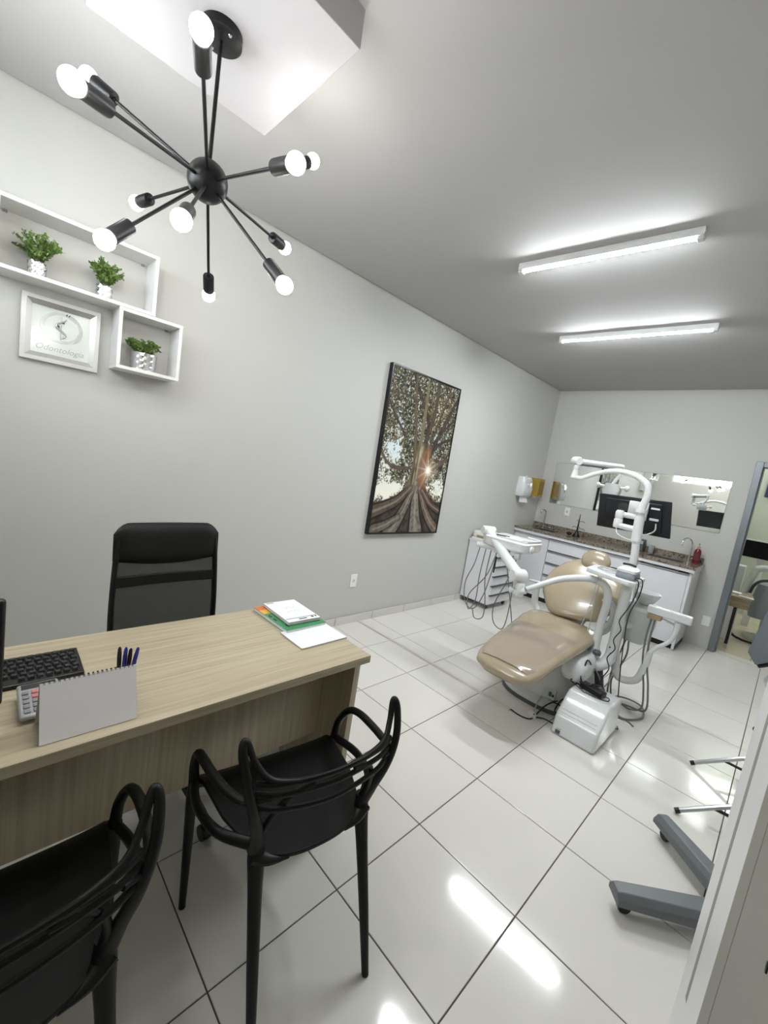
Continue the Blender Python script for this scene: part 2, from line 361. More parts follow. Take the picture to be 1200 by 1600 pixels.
# door casing at the right edge, close to the viewer
jb = thing('door_1', 'white door casing with a rubber seal at the right edge', 'door frame', (2.72, -0.2, 0), kind='structure')
q = G(); q.box(2.7225, -0.3485, 0.0, XR+0.12, -0.1, 2.84)
q.build('casing_board', 'shaded', jb, bevel=0.002)  # board shares the wall colour darkened to stand for shade
q = G(); q.prism([(2.6805, 0.10), (2.7235, -0.0995), (XR+0.12, -0.0995), (XR+0.12, 0.10)], (0, 0, 0), (1, 0, 0), (0, 1, 0), 2.84)
q.build('jamb_flange', 'jamb', jb)
q = G(); q.prism([(2.6955, 0.028), (2.6995, 0.0095), (2.7006, 0.0098), (2.6966, 0.0283)], (0, 0, 0.19), (1, 0, 0), (0, 1, 0), 2.64); q.build('rubber_seal', 'jambdk', jb)
q = G(); q.lathe([(0.0, 0.0), (0.006, 0.0), (0.006, 0.0015), (0.0, 0.002)], (2.7235, -0.775, 1.035), (-1, 0, 0), 10); q.build('screw_cap', 'dark', wall_near)

# grey metal frame of the doorway to the next room
df = thing('door_2', 'grey metal frame of the doorway beside the granite counter', 'door frame', (2.68, YB, 0), kind='structure')
G().box(2.242, YB-0.022, 0, 2.302, YB+0.15, 2.10).build('frame_post', 'doorfr', df, bevel=0.004)
G().box(3.058, YB-0.022, 0, 3.118, YB+0.15, 2.10).build('frame_post', 'doorfr', df, bevel=0.004)
G().box(2.302, YB-0.022, 2.045, 3.058, YB+0.15, 2.10).build('frame_head', 'doorfr', df, bevel=0.004)
q = G(); q.box(2.302, YB+0.03, 0, 2.316, YB+0.06, 2.045); q.build('door_stop', 'doorfr', df)
G().box(2.302, YB+0.0, -0.0035, 3.058, YB+0.14, 0.003).build('sill', 'tile', df)

# ---------------------------------------------------------------- the next room, seen through the doorway
f2 = struct(G().box(1.1, YB+0.14, -0.12, 4.7, 7.4, -0.0035).build('floor_next_room', 'grout'), 'floor of the next room beyond the doorway', 'floor')
for i in range(0, 7):
    for j in range(0, 6):
        x0 = 1.25+i*T; y0 = YB+0.14+j*T
        tile_at(x0, x0+T, y0, y0+T, 'tile2', f2)
q = G(); q.box(1.1, 7.2, -0.12, 4.7, 7.3, 3.0); struct(q.build('wall_next_room', 'wall2'), 'pale greenish wall of the next room', 'wall')
q = G(); q.box(1.1, YB+0.14, -0.12, 1.2, 7.3, 2.9); q.box(4.6, YB+0.14, -0.12, 4.7, 7.3, 2.9); q.box(XR+0.12, YB+0.04, -0.12, 4.7, YB+0.14, 3.0); struct(q.build('wall_next_room_sides', 'wall2'), 'side walls of the next room', 'wall')
struct(G().box(1.1, YB+0.14, 2.9, 4.7, 7.3, 3.0).build('ceiling_next_room', 'ceil'), 'ceiling of the next room', 'ceiling')
for yy, lab in ((5.9, 'ceiling tube in the next room, nearer the doorway'), (7.0, 'ceiling tube in the next room, farther from the doorway')):
    t = thing('ceiling_light', lab, 'ceiling light', (2.9, yy, 2.84))
    G().box(2.3, yy-0.03, 2.87, 3.5, yy+0.03, 2.9).build('housing', 'white', t); G().cyl((2.32, yy, 2.85), (3.48, yy, 2.85), 0.02).build('tube', 'tube2', t)

# ================================================================ ceiling lights
for (xa, xb, ya, yb, lab) in ((1.135, 2.075, 1.02, 1.085, 'white tube light on the ceiling nearer the black chandelier'), (0.855, 1.99, 2.33, 2.385, 'white tube light on the ceiling nearer the granite counter')):
    t = thing('ceiling_light', lab, 'ceiling light', ((xa+xb)/2, (ya+yb)/2, 2.8), group='ceiling tubes')
    d = Vector((xb-xa, yb-ya, 0)).normalized(); n = Vector((-d.y, d.x, 0)); A = Vector((xa, ya, 0)); B = Vector((xb, yb, 0))
    zv = Vector((0, 0, 1)); ln = (B-A).length
    q = G(); q.prism([(-0.024, 0), (0.024, 0), (0.024, H-2.806), (-0.024, H-2.806)], A+Vector((0, 0, 2.806)), n, zv, ln); q.build('housing', 'white', t, bevel=0.002)
    for e, s in ((A, 1), (B, -1)):
        q = G(); q.prism([(-0.014, -0.02), (0.014, -0.02), (0.014, 0.02), (-0.014, 0.02)], e+d*0.0145*s+Vector((0, 0, 2.79)), d, n, 0.0158); q.build('end_cap', 'white', t, bevel=0.003)
    q = G(); q.prism([(0.0185*math.cos(a), 0.0185*math.sin(a)) for a in [PI*1.14+i*PI*0.72/10 for i in range(11)]], A+d*0.03+Vector((0, 0, 2.8135)), n, zv, ln-0.06); q.build('tube', 'tube', t)

# ================================================================ chandelier
hub = Vector((1.117, -0.872, 2.301))
t = thing('chandelier', 'black sputnik chandelier with glowing round bulbs on long arms', 'chandelier', (hub.x, hub.y, hub.z-0.45))
q = G(); q.lathe([(0.0, 2.706), (0.055, 2.706), (0.062, 2.711), (0.062, 2.735)], (hub.x, hub.y, 0), n=32); q.build('ceiling_rose', 'blackm', t)
for s in (-1, 1):
    q = G(); q.lathe([(0.006, 0), (0.004, 0.003), (0, 0.0035)], (hub.x+s*0.045, hub.y+0.01*s, 2.706), (0, 0, -1), 8); q.build('screw', 'chrome', t)
q = G(); q.cyl(hub, (hub.x, hub.y, 2.706), 0.0065, n=12); q.build('stem', 'blackm', t)
q = G(); q.ball(hub, 0.062, 28, 18); q.build('hub', 'blackm', t)
BULBS = [(1.52, -1.05, 2.38), (1.35, -1.25, 2.22), (0.86, -1.16, 2.53), (1.56, -0.81, 2.23), (1.12, -0.51, 2.57), (1.43, -1.03, 2.02), (0.68, -0.97, 2.32), (1.22, -1.15, 1.97), (0.77, -0.71, 2.07), (1.41, -0.72, 1.99), (0.91, -0.47, 2.33)]
for b in BULBS:
    b = Vector(b); d = (b-hub).normalized(); L = (b-hub).length
    a = G(); a.cyl(hub+d*0.055, hub+d*(L-0.09), 0.0052, n=10); arm = a.build('arm', 'blackm', t)
    a = G(); a.lathe([(0.0, -0.098), (0.008, -0.098), (0.0085, -0.092), (0.0195, -0.09), (0.0205, -0.087), (0.0205, -0.018), (0.0185, -0.016)], b, d, 20); so = a.build('socket', 'blackm', arm)
    a = G(); prof = [(0.017, -0.02)]+[(0.0255*math.sin(x), -0.0255*math.cos(x)+0.004) for x in [math.radians(v) for v in range(50, 181, 13)]]; a.lathe(prof, b, d, 20); bu = a.build('bulb', 'bulb', arm)

# ================================================================ wall shelves, plants, framed sign
def box_shelf(name, label, y0, y1, z0, z1, dep):
    t = thing(name, label, 'shelf', (0.0, (y0+y1)/2, z0), group='white box shelves'); th = 0.016
    G().box(0.001, y0, z0, dep, y1, z0+th).build('bottom_board', 'shelfw', t, bevel=0.001)
    G().box(0.001, y0, z1-th, dep, y1, z1).build('top_board', 'shelfw', t, bevel=0.001)
    G().box(0.001, y0, z0+th, dep, y0+th, z1-th).build('side_board', 'shelfw', t, bevel=0.001)
    G().box(0.001, y1-th, z0+th, dep, y1, z1-th).build('side_board', 'shelfw', t, bevel=0.001)
    for yy in (y0+th+0.02, y1-th-0.02):
        q = G(); q.box(0.001, yy-0.007, z1-th-0.009, 0.012, yy+0.007, z1-th); q.build('bracket', 'greydev', t)
    return t
SD = 0.165
def yz(px): return px
box_shelf('wall_shelf', 'long white box shelf with two small potted plants', -1.352, -0.744, 2.046, 2.336, SD)
box_shelf('wall_shelf', 'small square white box shelf under the long one', -0.90, -0.606, 1.753, 2.045, SD)
def plant(label, x, y, z, rad, hgt, spread, ph, style, seed):
    rnd = random.Random(seed)
    t = thing('potted_plant', label, 'plant', (x, y, z), group='small plants on the shelves')
    n = 36; secs = []
    rows = 14
    for i in range(rows+1):
        f = i/rows; ring = []
        for j in range(n):
            a = 2*PI*j/n
            w = 0.0022*math.sin(9*a+2.2*math.sin(5*f*PI+a*2)) if style == 'wavy' else 0.0024*math.cos(9*a)*math.cos(6*PI*f+(int(j/4) % 2)*PI*0.5)
            r = rad*(0.93+0.07*f)+w; ring.append(Vector((x+math.cos(a)*r, y+math.sin(a)*r, z+0.0005+f*ph)))
        secs.append(ring)
    q = G(); q.loft(secs); q.build('pot', 'potsil', t, ang=80)
    q = G(); q.lathe([(rad*0.9, ph), (rad*0.9, ph+0.002), (0, ph+0.004)], (x, y, z), n=20); q.build('soil', 'soil', t)
    st = G(); lf = G()
    for k in range(34):
        a = rnd.uniform(0, 2*PI); sp = spread*math.sqrt(rnd.uniform(0.05, 1)); hh = hgt*(1-0.45*(sp/spread)**2)*rnd.uniform(0.75, 1.05)
        p0 = Vector((x+math.cos(a)*rad*0.4, y+math.sin(a)*rad*0.4, z+ph)); p2 = Vector((x+math.cos(a)*sp, y+math.sin(a)*sp, z+ph+hh)); p1 = (p0+p2)/2+Vector((0, 0, hh*0.18))
        if p2.x > SD-0.004: p2.x = SD-0.004
        if p2.x < 0.014: p2.x = 0.014
        P = cr([p0, p1, p2], 5); st.tube(P, 0.0009, 4)
        for i, c in enumerate(P[2:]):
            for s in range(4):
                d = Vector((rnd.uniform(-1, 1), rnd.uniform(-1, 1), rnd.uniform(-0.1, 1))).normalized(); l = rnd.uniform(0.010, 0.017); w = l*0.34
                sd = d.cross(Vector((rnd.uniform(-1, 1), rnd.uniform(-1, 1), rnd.uniform(-1, 1)))).normalized()*w; nn = d.cross(sd).normalized()*0.002
                c2 = c+Vector((rnd.uniform(-1, 1), rnd.uniform(-1, 1), rnd.uniform(-1, 1)))*0.005
                vs = [c2, c2+d*l*0.5+sd+nn, c2+d*l, c2+d*l*0.5-sd+nn]
                for v in vs:
                    v.x = min(max(v.x, 0.004), SD+0.03)
                lf.add(vs, [(0, 1, 2), (0, 2, 3)])
    st.build('stems', 'stem', t); o = lf.build('foliage', 'leaf', t); o['kind'] = 'stuff'
plant('bushy green plant in a silver pot, left end of the long shelf', 0.095, -1.208, 2.062, 0.034, 0.128, 0.088, 0.064, 'wavy', 3)
plant('sparser green plant in a silver pot, right half of the long shelf', 0.095, -0.957, 2.062, 0.034, 0.120, 0.078, 0.062, 'wavy', 5)
plant('green plant in a wide hammered silver pot in the small square shelf', 0.09, -0.765, 1.769, 0.062, 0.072, 0.094, 0.088, 'dots', 9)

t = thing('framed_sign', 'silver framed glass plaque with a round emblem and the word Odontologia', 'framed sign', (0.0, -1.10, 1.716))
fy0, fy1, fz0, fz1 = -1.252, -0.951, 1.716, 2.008
def frame_ring(y0, y1, z0, z1, w, x0, x1):
    q = G(); o = [(y0, z0), (y1, z0), (y1, z1), (y0, z1)]; i = [(y0+w, z0+w), (y1-w, z0+w), (y1-w, z1-w), (y0+w, z1-w)]
    vs = [(x0, a, b) for a, b in o]+[(x0, a, b) for a, b in i]+[(x1[0], a, b) for a, b in o]+[(x1[1], a, b) for a, b in i]
    fs = []
    for k in range(4):
        n = (k+1) % 4; fs += [(k, n, n+8, k+8), (k+8, n+8, n+12, k+12), (k+12, n+12, n+4, k+4), (k+4, n+4, n, k)]
    return q.add(vs, fs)
frame_ring(fy0, fy1, fz0, fz1, 0.018, 0.001, (0.024, 0.030)).build('outer_frame', 'shelfw', t, bevel=0.001)
frame_ring(fy0+0.018, fy1-0.018, fz0+0.018, fz1-0.018, 0.021, 0.001, (0.027, 0.012)).build('inner_frame', 'silverfr', t)
G().box(0.001, fy0+0.039, fz0+0.039, 0.008, fy1-0.039, fz1-0.039).build('glass_plate', 'frostgl', t)
cy, cz = -1.104, 1.888
def arcband(r0, r1, a0, a1, x, th, name, m):
    q = G(); n = 40; vs = []; fs = []
    for i in range(n+1):
        a = a0+(a1-a0)*i/n
        w = math.sin(PI*i/n)**0.5 if a1-a0 < 6.2 else 1
        rm = (r0+r1)/2; hw = (r1-r0)/2*max(w, 0.05)
        for r in (rm-hw, rm+hw):
            for xx in (x, x+th): vs.append((xx, cy+math.cos(a)*r, cz+math.sin(a)*r*0.93))
    for i in range(n):
        b = i*4
        fs += [(b, b+4, b+6, b+2), (b+1, b+3, b+7, b+5), (b, b+1, b+5, b+4), (b+2, b+6, b+7, b+3)]
    q.add(vs, fs).build(name, m, t)
arcband(0.062, 0.078, 0.6, 2*PI-0.1, 0.008, 0.002, 'emblem_ring', 'etch')
arcband(0.072, 0.086, -0.9, 1.2, 0.008, 0.0022, 'emblem_ring', 'etch')
q = G(); q.tube([(0.0095, cy+0.018*math.sin(i*0.9), cz-0.05+i*0.011) for i in range(10)], [0.0025, 0.005, 0.005, 0.004, 0.0025], 8, 4); q.build('serpent', 'etch', t)
q = G(); q.cyl((0.0095, cy, cz-0.055), (0.0095, cy, cz+0.055), 0.002, n=8); q.build('staff', 'etch', t)
for dy, dz, sy, sz, an in ((-0.012, 0.002, 0.012, 0.016, 0), (0.006, 0.026, 0.014, 0.006, 0), (0.020, 0.067, 0.005, 0.010, -0.5), (0.030, 0.066, 0.005, 0.010, -0.5)):
    q = G(); q.obox((0.0095, cy+dy, cz+dz), (0.002, sy, sz), Matrix.Rotation(an, 3, 'X')); q.build('emblem_mark', 'ink', t)
me = text_mesh('Odontologia', 0.037, 0.3); me.materials.append(M['etch'])
o = bpy.data.objects.new('lettering', me); COL.objects.link(o); o.parent = t
o.matrix_local = Matrix.Translation(Vector((0.009, cy, 1.785))-worg(t)) @ Matrix(((0, 0, 1, 0), (1, 0, 0, 0), (0, 1, 0, 0), (0, 0, 0, 1)))

# ================================================================ tree picture
py0, py1, pz0, pz1 = 1.098, 2.092, 0.838, 2.333
t = thing('tree_picture', 'tall black framed picture of a giant tree with buttress roots', 'picture', (0.0, (py0+py1)/2, pz0))
frame_ring(py0, py1, pz0, pz1, 0.014, 0.001, (0.042, 0.042)).build('frame', 'black', t)
def paint(nx, ny):
    rs = np.random.RandomState(4)
    U, V = np.meshgrid((np.arange(nx)+0.5)/nx, (np.arange(ny)+0.5)/ny)
    def vn(sx, sy, seed):
        r = np.random.RandomState(seed).rand(sy+2, sx+2); x = U*sx; y = V*sy; xi = x.astype(int); yi = y.astype(int); fx = x-xi; fy = y-yi
        fx = fx*fx*(3-2*fx); fy = fy*fy*(3-2*fy)
        return (r[yi, xi]*(1-fx)+r[yi, xi+1]*fx)*(1-fy)+(r[yi+1, xi]*(1-fx)+r[yi+1, xi+1]*fx)*fy
    def mixc(img, c, a): return img*(1-a[..., None])+np.array(c)*a[..., None]
    def seg(pts, w0, w1):
        P = np.array(cr2(pts, 10)); best = np.full(U.shape, 9.0); n = len(P)
        for i in range(n-1):
            ax, ay = P[i]; bx, by = P[i+1]; dx, dy = bx-ax, (by-ay)*1.5; px, py = U-ax, (V-ay)*1.5
            tt = np.clip((px*dx+py*dy)/(dx*dx+dy*dy+1e-9), 0, 1); d = np.hypot(px-tt*dx, py-tt*dy); f = (i+tt)/(n-1); best = np.minimum(best, d/(w0*(1-f)+w1*f))
        return best
    def cr2(pts, k): return [(p.x, p.y) for p in cr([(a, b, 0) for a, b in pts], k)]
    sm = lambda x, a, b: np.clip((x-a)/(b-a), 0, 1)
    S = lambda r, g, b: srgb(r, g, b)[:3]
    sky = np.ones(U.shape+(3,))*np.array(S(214, 224, 226)); sky = mixc(sky, S(150, 178, 196), sm(V, 0.55, 1.0)*0.8); sky = mixc(sky, S(244, 240, 226), sm(0.5-V, 0, 0.25))
    fine = vn(70, 105, 1)*0.5+vn(120, 180, 2)*0.5; med = vn(14, 20, 3)*0.6+vn(30, 45, 4)*0.4; big = vn(5, 7, 8)
    hole = np.exp(-(((U-0.14)/0.16)**2+((V-0.50)/0.09)**2))*0.9+np.exp(-(((U-0.16)/0.22)**2+((V-0.27)/0.055)**2))*1.3+np.exp(-(((U-0.9)/0.14)**2+((V-0.30)/0.08)**2))*1.0+np.exp(-(((U-0.18)/0.09)**2+((V-0.66)/0.04)**2))*0.4+np.exp(-(((U-0.86)/0.1)**2+((V-0.7)/0.06)**2))*0.25
    dens = med*0.5+fine*0.45+0.24-hole*0.42+0.12*sm(V, 0.6, 1.0)
    la = sm(dens, 0.46, 0.56)
    lc = np.ones(U.shape+(3,))*np.array(S(58, 58, 46)); lc = mixc(lc, S(124, 118, 78), sm(fine, 0.45, 0.75)*0.8); lc = mixc(lc, S(132, 108, 66), sm(big, 0.55, 0.8)*0.4); lc = mixc(lc, S(36, 34, 30), sm(vn(44, 66, 11), 0.55, 0.8)*0.85); lc = mixc(lc, S(206, 206, 194), sm(vn(90, 130, 12), 0.66, 0.85)*0.85)
    img = sky*(1-la[..., None])+lc*la[..., None]
    bark = vn(60, 14, 21); barkc = vn(26, 40, 22)
    for pts, a, b, c in (
        ([(0.60, 0.50), (0.60, 0.62), (0.58, 0.74), (0.44, 0.86), (0.28, 0.99)], 0.035, 0.016, (54, 46, 42)), ([(0.60, 0.62), (0.66, 0.80), (0.66, 1.0)], 0.03, 0.022, (70, 60, 50)),
        ([(0.70, 0.55), (0.80, 0.68), (0.92, 0.84), (1.0, 0.95)], 0.032, 0.016, (56, 48, 44)), ([(0.72, 0.56), (0.84, 0.62), (1.0, 0.66)], 0.022, 0.013, (52, 46, 44)),
        ([(0.40, 0.42), (0.22, 0.415), (0.10, 0.44), (0.0, 0.50)], 0.02, 0.014, (84, 72, 64)), ([(0.46, 0.50), (0.42, 0.68), (0.36, 0.84), (0.32, 1.0)], 0.022, 0.014, (92, 82, 66)),
        ([(0.52, 0.56), (0.52, 0.75), (0.50, 0.98)], 0.03, 0.016, (118, 108, 84)), ([(0.66, 0.56), (0.74, 0.74), (0.82, 0.9), (0.85, 1.0)], 0.02, 0.01, (78, 66, 56)), ([(0.70, 0.44), (0.84, 0.46), (0.98, 0.52)], 0.022, 0.012, (98, 76, 60)), ([(0.76, 0.5), (0.9, 0.5), (1.0, 0.56)], 0.016, 0.008, (60, 52, 48)), ([(0.28, 0.62), (0.12, 0.72), (0.0, 0.80)], 0.016, 0.012, (60, 52, 48)), ([(0.8, 0.68), (0.94, 0.76), (1.0, 0.82)], 0.014, 0.008, (60, 50, 46)), ([(0.36, 0.84), (0.2, 0.86), (0.04, 0.85)], 0.012, 0.008, (76, 66, 54))):
        d = seg(pts, a, b); img = mixc(img, S(*c), sm(1.05-d, 0, 0.2)*(0.9+0.1*bark)); img = mixc(img, S(150, 132, 104), sm(0.5-d, 0, 0.4)*0.25*sm(bark, 0.4, 0.8))
    # trunk
    hw = 0.105+0.03*sm(V, 0.45, 0.62)+0.30*np.exp(-(V-0.21)/0.06); cx = 0.555+0.05*sm(V, 0.45, 0.6)
    tr = sm(hw-np.abs(U-cx), 0, 0.012)*sm(0.60-V, 0, 0.06)*sm(V, 0.12, 0.14)
    tc_ = np.ones(U.shape+(3,))*np.array(S(112, 94, 76)); tc_ = mixc(tc_, S(188, 178, 146), sm(cx-0.0-U, 0.0, 0.03)*sm(U-cx+0.085, 0, 0.02)*sm(V, 0.25, 0.38)*0.75); tc_ = mixc(tc_, S(136, 92, 66), sm(U-cx, 0.0, 0.04)*0.75); tc_ = mixc(tc_, S(58, 46, 40), sm(bark, 0.55, 0.85)*0.8); tc_ = mixc(tc_, S(40, 34, 30), np.exp(-((U-0.515)/0.012)**2)*0.8); tc_ = mixc(tc_, S(52, 42, 38), sm(0.3-V, 0, 0.12)*0.45)
    img = img*(1-tr[..., None])+tc_*tr[..., None]
    # buttress roots
    gl = 0.235-0.055*np.abs(U-0.5)-0.02*np.cos(U*9); ga = sm(gl-V, 0, 0.01)
    gc = np.ones(U.shape+(3,))*np.array(S(78, 70, 62)); gc = mixc(gc, S(34, 30, 28), sm(barkc, 0.45, 0.75)*0.6); img = img*(1-ga[..., None])+gc*ga[..., None]
    roots = (([(0.54, 0.34), (0.58, 0.20), (0.62, 0.08), (0.66, 0.0)], 0.03, 0.10, (136, 128, 116)), ([(0.52, 0.30), (0.44, 0.17), (0.34, 0.06), (0.26, 0.0)], 0.03, 0.085, (124, 116, 104)), ([(0.48, 0.30), (0.32, 0.21), (0.14, 0.16), (0.0, 0.13)], 0.035, 0.06, (96, 84, 74)), ([(0.62, 0.30), (0.74, 0.17), (0.86, 0.08), (0.98, 0.02)], 0.03, 0.055, (122, 104, 90)), ([(0.66, 0.29), (0.82, 0.20), (1.0, 0.15)], 0.03, 0.035, (92, 76, 66)), ([(0.36, 0.10), (0.2, 0.05), (0.05, 0.02)], 0.03, 0.05, (112, 106, 98)))
    for pts, a, b, c in roots:
        d = seg(pts, a, b); m_ = sm(1.0-d, 0, 0.12); img = mixc(img, S(24, 20, 19), sm(1.55-d, 0, 0.5)*0.9*(1-m_)*sm(0.32-V, 0, 0.05)); img = mixc(img, S(*c), m_*(0.8+0.2*bark)); img = mixc(img, S(50, 46, 42), m_*sm(vn(40, 60, 33), 0.55, 0.8)*0.5); img = mixc(img, S(176, 168, 152), sm(0.35-d, 0, 0.35)*0.5*m_)
    # sun flare in the print
    dx = U-0.70; dy = (V-0.425)*1.5; rr = np.hypot(dx, dy); an = np.arctan2(dy, dx)
    ray = np.abs(np.cos(an*5+0.5))**14; img = mixc(img, S(255, 214, 170), np.exp(-(rr/0.09)**2)*0.45); img = mixc(img, S(255, 250, 240), np.clip(np.exp(-(rr/0.035)**2)*1.3+np.exp(-(rr/0.07))*ray*0.9, 0, 1))
    return np.clip(img, 0, 1)
NX, NY = 190, 285
im = paint(NX, NY); a0, a1, b0, b1 = py0+0.014, py1-0.014, pz0+0.014, pz1-0.014
vs = [(0.036, a0+(a1-a0)*i/NX, b0+(b1-b0)*j/NY) for j in range(NY+1) for i in range(NX+1)]
o_ = worg(t); me = bpy.data.meshes.new('canvas'); me.from_pydata([(p[0]-o_.x, p[1]-o_.y, p[2]-o_.z) for p in vs], [], [(j*(NX+1)+i, j*(NX+1)+i+1, (j+1)*(NX+1)+i+1, (j+1)*(NX+1)+i) for j in range(NY) for i in range(NX)])
ca = me.color_attributes.new('print', 'FLOAT_COLOR', 'CORNER')
arr = np.ones((NY*NX, 4, 4), dtype=np.float32); arr[:, :, :3] = im.reshape(-1, 1, 3); ca.data.foreach_set('color', arr.ravel())
me.materials.append(M['pictex']); o = bpy.data.objects.new('canvas', me); COL.objects.link(o); o.parent = t
G().box(0.001, a0, b0, 0.034, a1, b1).build('backing_board', 'brownish', t)

# ================================================================ wall sockets
def outlet(label, c, axis, w=0.072, h=0.115, holes=True):
    t = thing('wall_socket', label, 'socket', (c[0], c[1], c[2]-h/2), group='white wall sockets')
    if axis == 'x':
        G().box(0.0, c[1]-w/2, c[2]-h/2, 0.008, c[1]+w/2, c[2]+h/2).build('plate', 'outlet', t, bevel=0.006, seg=3)
        if holes:
            q = G(); q.lathe([(0.020, 0.008), (0.019, 0.0095), (0, 0.0095)], (0, c[1], c[2]), (1, 0, 0), 6, 1, 0.8); q.build('insert', 'white', t)
            for s in (-1, 0, 1):
                q = G(); q.cyl((0.0095, c[1]+(0.004 if s == 0 else 0), c[2]+s*0.009), (0.0102, c[1]+(0.004 if s == 0 else 0), c[2]+s*0.009), 0.0028, n=8); q.build('pin_hole', 'dark', t)
    else:
        G().box(c[0]-w/2, YB-0.008, c[2]-h/2, c[0]+w/2, YB, c[2]+h/2).build('plate', 'outlet', t, bevel=0.004, seg=3)
        if holes:
            q = G(); q.lathe([(0.020, 0.008), (0.019, 0.0095), (0, 0.0095)], (c[0], YB, c[2]), (0, -1, 0), 6, 0.8, 1); q.build('insert', 'pale', t)
            for s in (-1, 0, 1):
                q = G(); q.cyl((c[0], YB-0.0095, c[2]+s*0.009), (c[0], YB-0.0105, c[2]+s*0.009), 0.003, n=8); q.build('pin_hole', 'dark', t)
outlet('white socket low on the left wall under the tree picture', (0, 1.05, 0.403), 'x', 0.075, 0.12)
outlet('white socket on the far wall under the mirror', (0.437, YB, 1.205), 'y')
outlet('blank white wall plate low beside the grey door frame', (2.17, YB, 0.31), 'y', 0.075, 0.115, False)

# ================================================================ desk and what stands on it
DZ = 0.75
t = thing('office_desk', 'light wood laminate desk with a deep front panel', 'desk', (1.31, -1.02, 0))
G().box(1.025, -1.77, 0.72, 1.607, -0.272, DZ).build('desktop', 'wood', t, bevel=0.0015)
G().box(1.06, -0.325, 0.0, 1.583, -0.297, 0.72).build('side_panel', 'woodv', t, bevel=0.001)
G().box(1.06, -1.745, 0.0, 1.583, -1.717, 0.72).build('side_panel', 'woodv', t, bevel=0.001)
G().box(1.385, -1.717, 0.318, 1.403, -0.325, 0.72).build('modesty_panel', 'woodv', t, bevel=0.001)

# monitor, only its right edge is in view
t = thing('computer_monitor', 'black monitor at the left edge of the desk', 'monitor', (1.40, -1.52, DZ))
R_ = rotz(0.10); mc = Vector((1.45, -1.555, 0.925))
q = G(); q.obox(mc, (0.022, 0.46, 0.262), R_); q.build('housing', 'black', t, bevel=0.008, seg=3)
q = G(); q.obox(mc+R_@Vector((-0.0115, 0, 0.004)), (0.001, 0.44, 0.236), R_); q.build('screen', 'screen', t)
q = G(); q.obox(mc+R_@Vector((0.03, 0, -0.09)), (0.02, 0.05, 0.17), R_); q.build('stand_neck', 'black', t)
q = G(); q.lathe([(0.10, 0), (0.10, 0.006), (0.03, 0.012), (0, 0.012)], (mc.x, mc.y, DZ), n=28); q.build('stand_foot', 'black', t)

# keyboard
t = thing('keyboard', 'black computer keyboard beside the monitor', 'keyboard', (1.22, -1.36, DZ), 0)
ky0, ky1, kx0, kx1 = -1.58, -1.142, 1.152, 1.298
q = G(); q.add([(kx0, ky0, DZ+0.004), (kx0, ky1, DZ+0.004), (kx1, ky1, DZ+0.002), (kx1, ky0, DZ+0.002), (kx0, ky0, DZ+0.022), (kx0, ky1, DZ+0.022), (kx1, ky1, DZ+0.012), (kx1, ky0, DZ+0.012)], [(0, 1, 2, 3), (7, 6, 5, 4), (0, 4, 5, 1), (1, 5, 6, 2), (2, 6, 7, 3), (3, 7, 4, 0)]); q.build('keyboard_body', 'black', t, bevel=0.004, seg=3)
q = G(); q.box(kx0+0.01, ky0+0.02, DZ, kx0+0.02, ky0+0.05, DZ+0.005); q.box(kx0+0.01, ky1-0.05, DZ, kx0+0.02, ky1-0.02, DZ+0.005); q.build('rubber_feet', 'casterblk', t)
kg = G(); kb = 0.0075
kg.loft([[Vector((sx*a, sy*a, z)) for sx, sy in ((-1, -1), (1, -1), (1, 1), (-1, 1))] for a, z in ((kb, 0), (kb*0.78, 0.0055))])
k0 = None
for r in range(6):
    x = kx0+0.017+r*0.0212; z = DZ+0.0222-(x-kx0)/(kx1-kx0)*0.0098
    for c_ in range(20):
        y = ky1-0.016-c_*0.0196-(0.005*(r % 2))
        if r == 5 and c_ in (7, 8, 9, 10): continue
        if y < ky0+0.012: continue
        if k0 is None: k0 = kg.build('key', 'keyblk', t, local=True); k0.location = Vector((x, y, z))-worg(t)
        else: inst(k0.data, 'key', (x, y, z), t)

# tent calendar
t = thing('desk_calendar', 'blank white tent calendar with a wire spiral along the top', 'calendar', (1.535, -1.17, DZ))
ya, yb = -1.268, -1.073
A = Vector((1.572, 0, DZ+0.001)); Tp = Vector((1.528, 0, DZ+0.128)); Bk = Vector((1.478, 0, DZ+0.001))
def slab(p, q_, y0, y1, th): 
    d = (q_-p).normalized(); n = Vector((d.z, 0, -d.x))*th
    return [(p.x, y0, p.z), (q_.x, y0, q_.z), (q_.x, y1, q_.z), (p.x, y1, p.z), (p.x+n.x, y0, p.z+n.z), (q_.x+n.x, y0, q_.z+n.z), (q_.x+n.x, y1, q_.z+n.z), (p.x+n.x, y1, p.z+n.z)]
BF = [(3, 2, 1, 0), (4, 5, 6, 7), (0, 1, 5, 4), (1, 2, 6, 5), (2, 3, 7, 6), (3, 0, 4, 7)]
q = G(); q.add(slab(A, Tp, ya, yb, 0.0016), BF); q.build('front_page', 'calpaper', t)
q = G(); q.add(slab(A+Vector((-0.0015, 0, 0)), Tp+Vector((-0.0015, 0, -0.001)), ya, yb, -0.0014), BF); q.build('card_stand', 'calback', t)
q = G(); q.add(slab(Bk, Tp+Vector((-0.004, 0, -0.002)), ya, yb, 0.0014), BF); q.build('back_card', 'calback', t)
q = G()
for i in range(20):
    y = ya+0.008+i*(yb-ya-0.016)/19
    for dy in (-0.0011, 0.0011):
        q.tube([Tp+Vector((0.0045*math.cos(a)-0.002, 0, 0.0045*math.sin(a)-0.002))+Vector((0, y+dy, 0)) for a in [x*2*PI/10-0.9 for x in range(10)]], 0.0006, 5)
q.build('wire_spiral', 'ink', t)

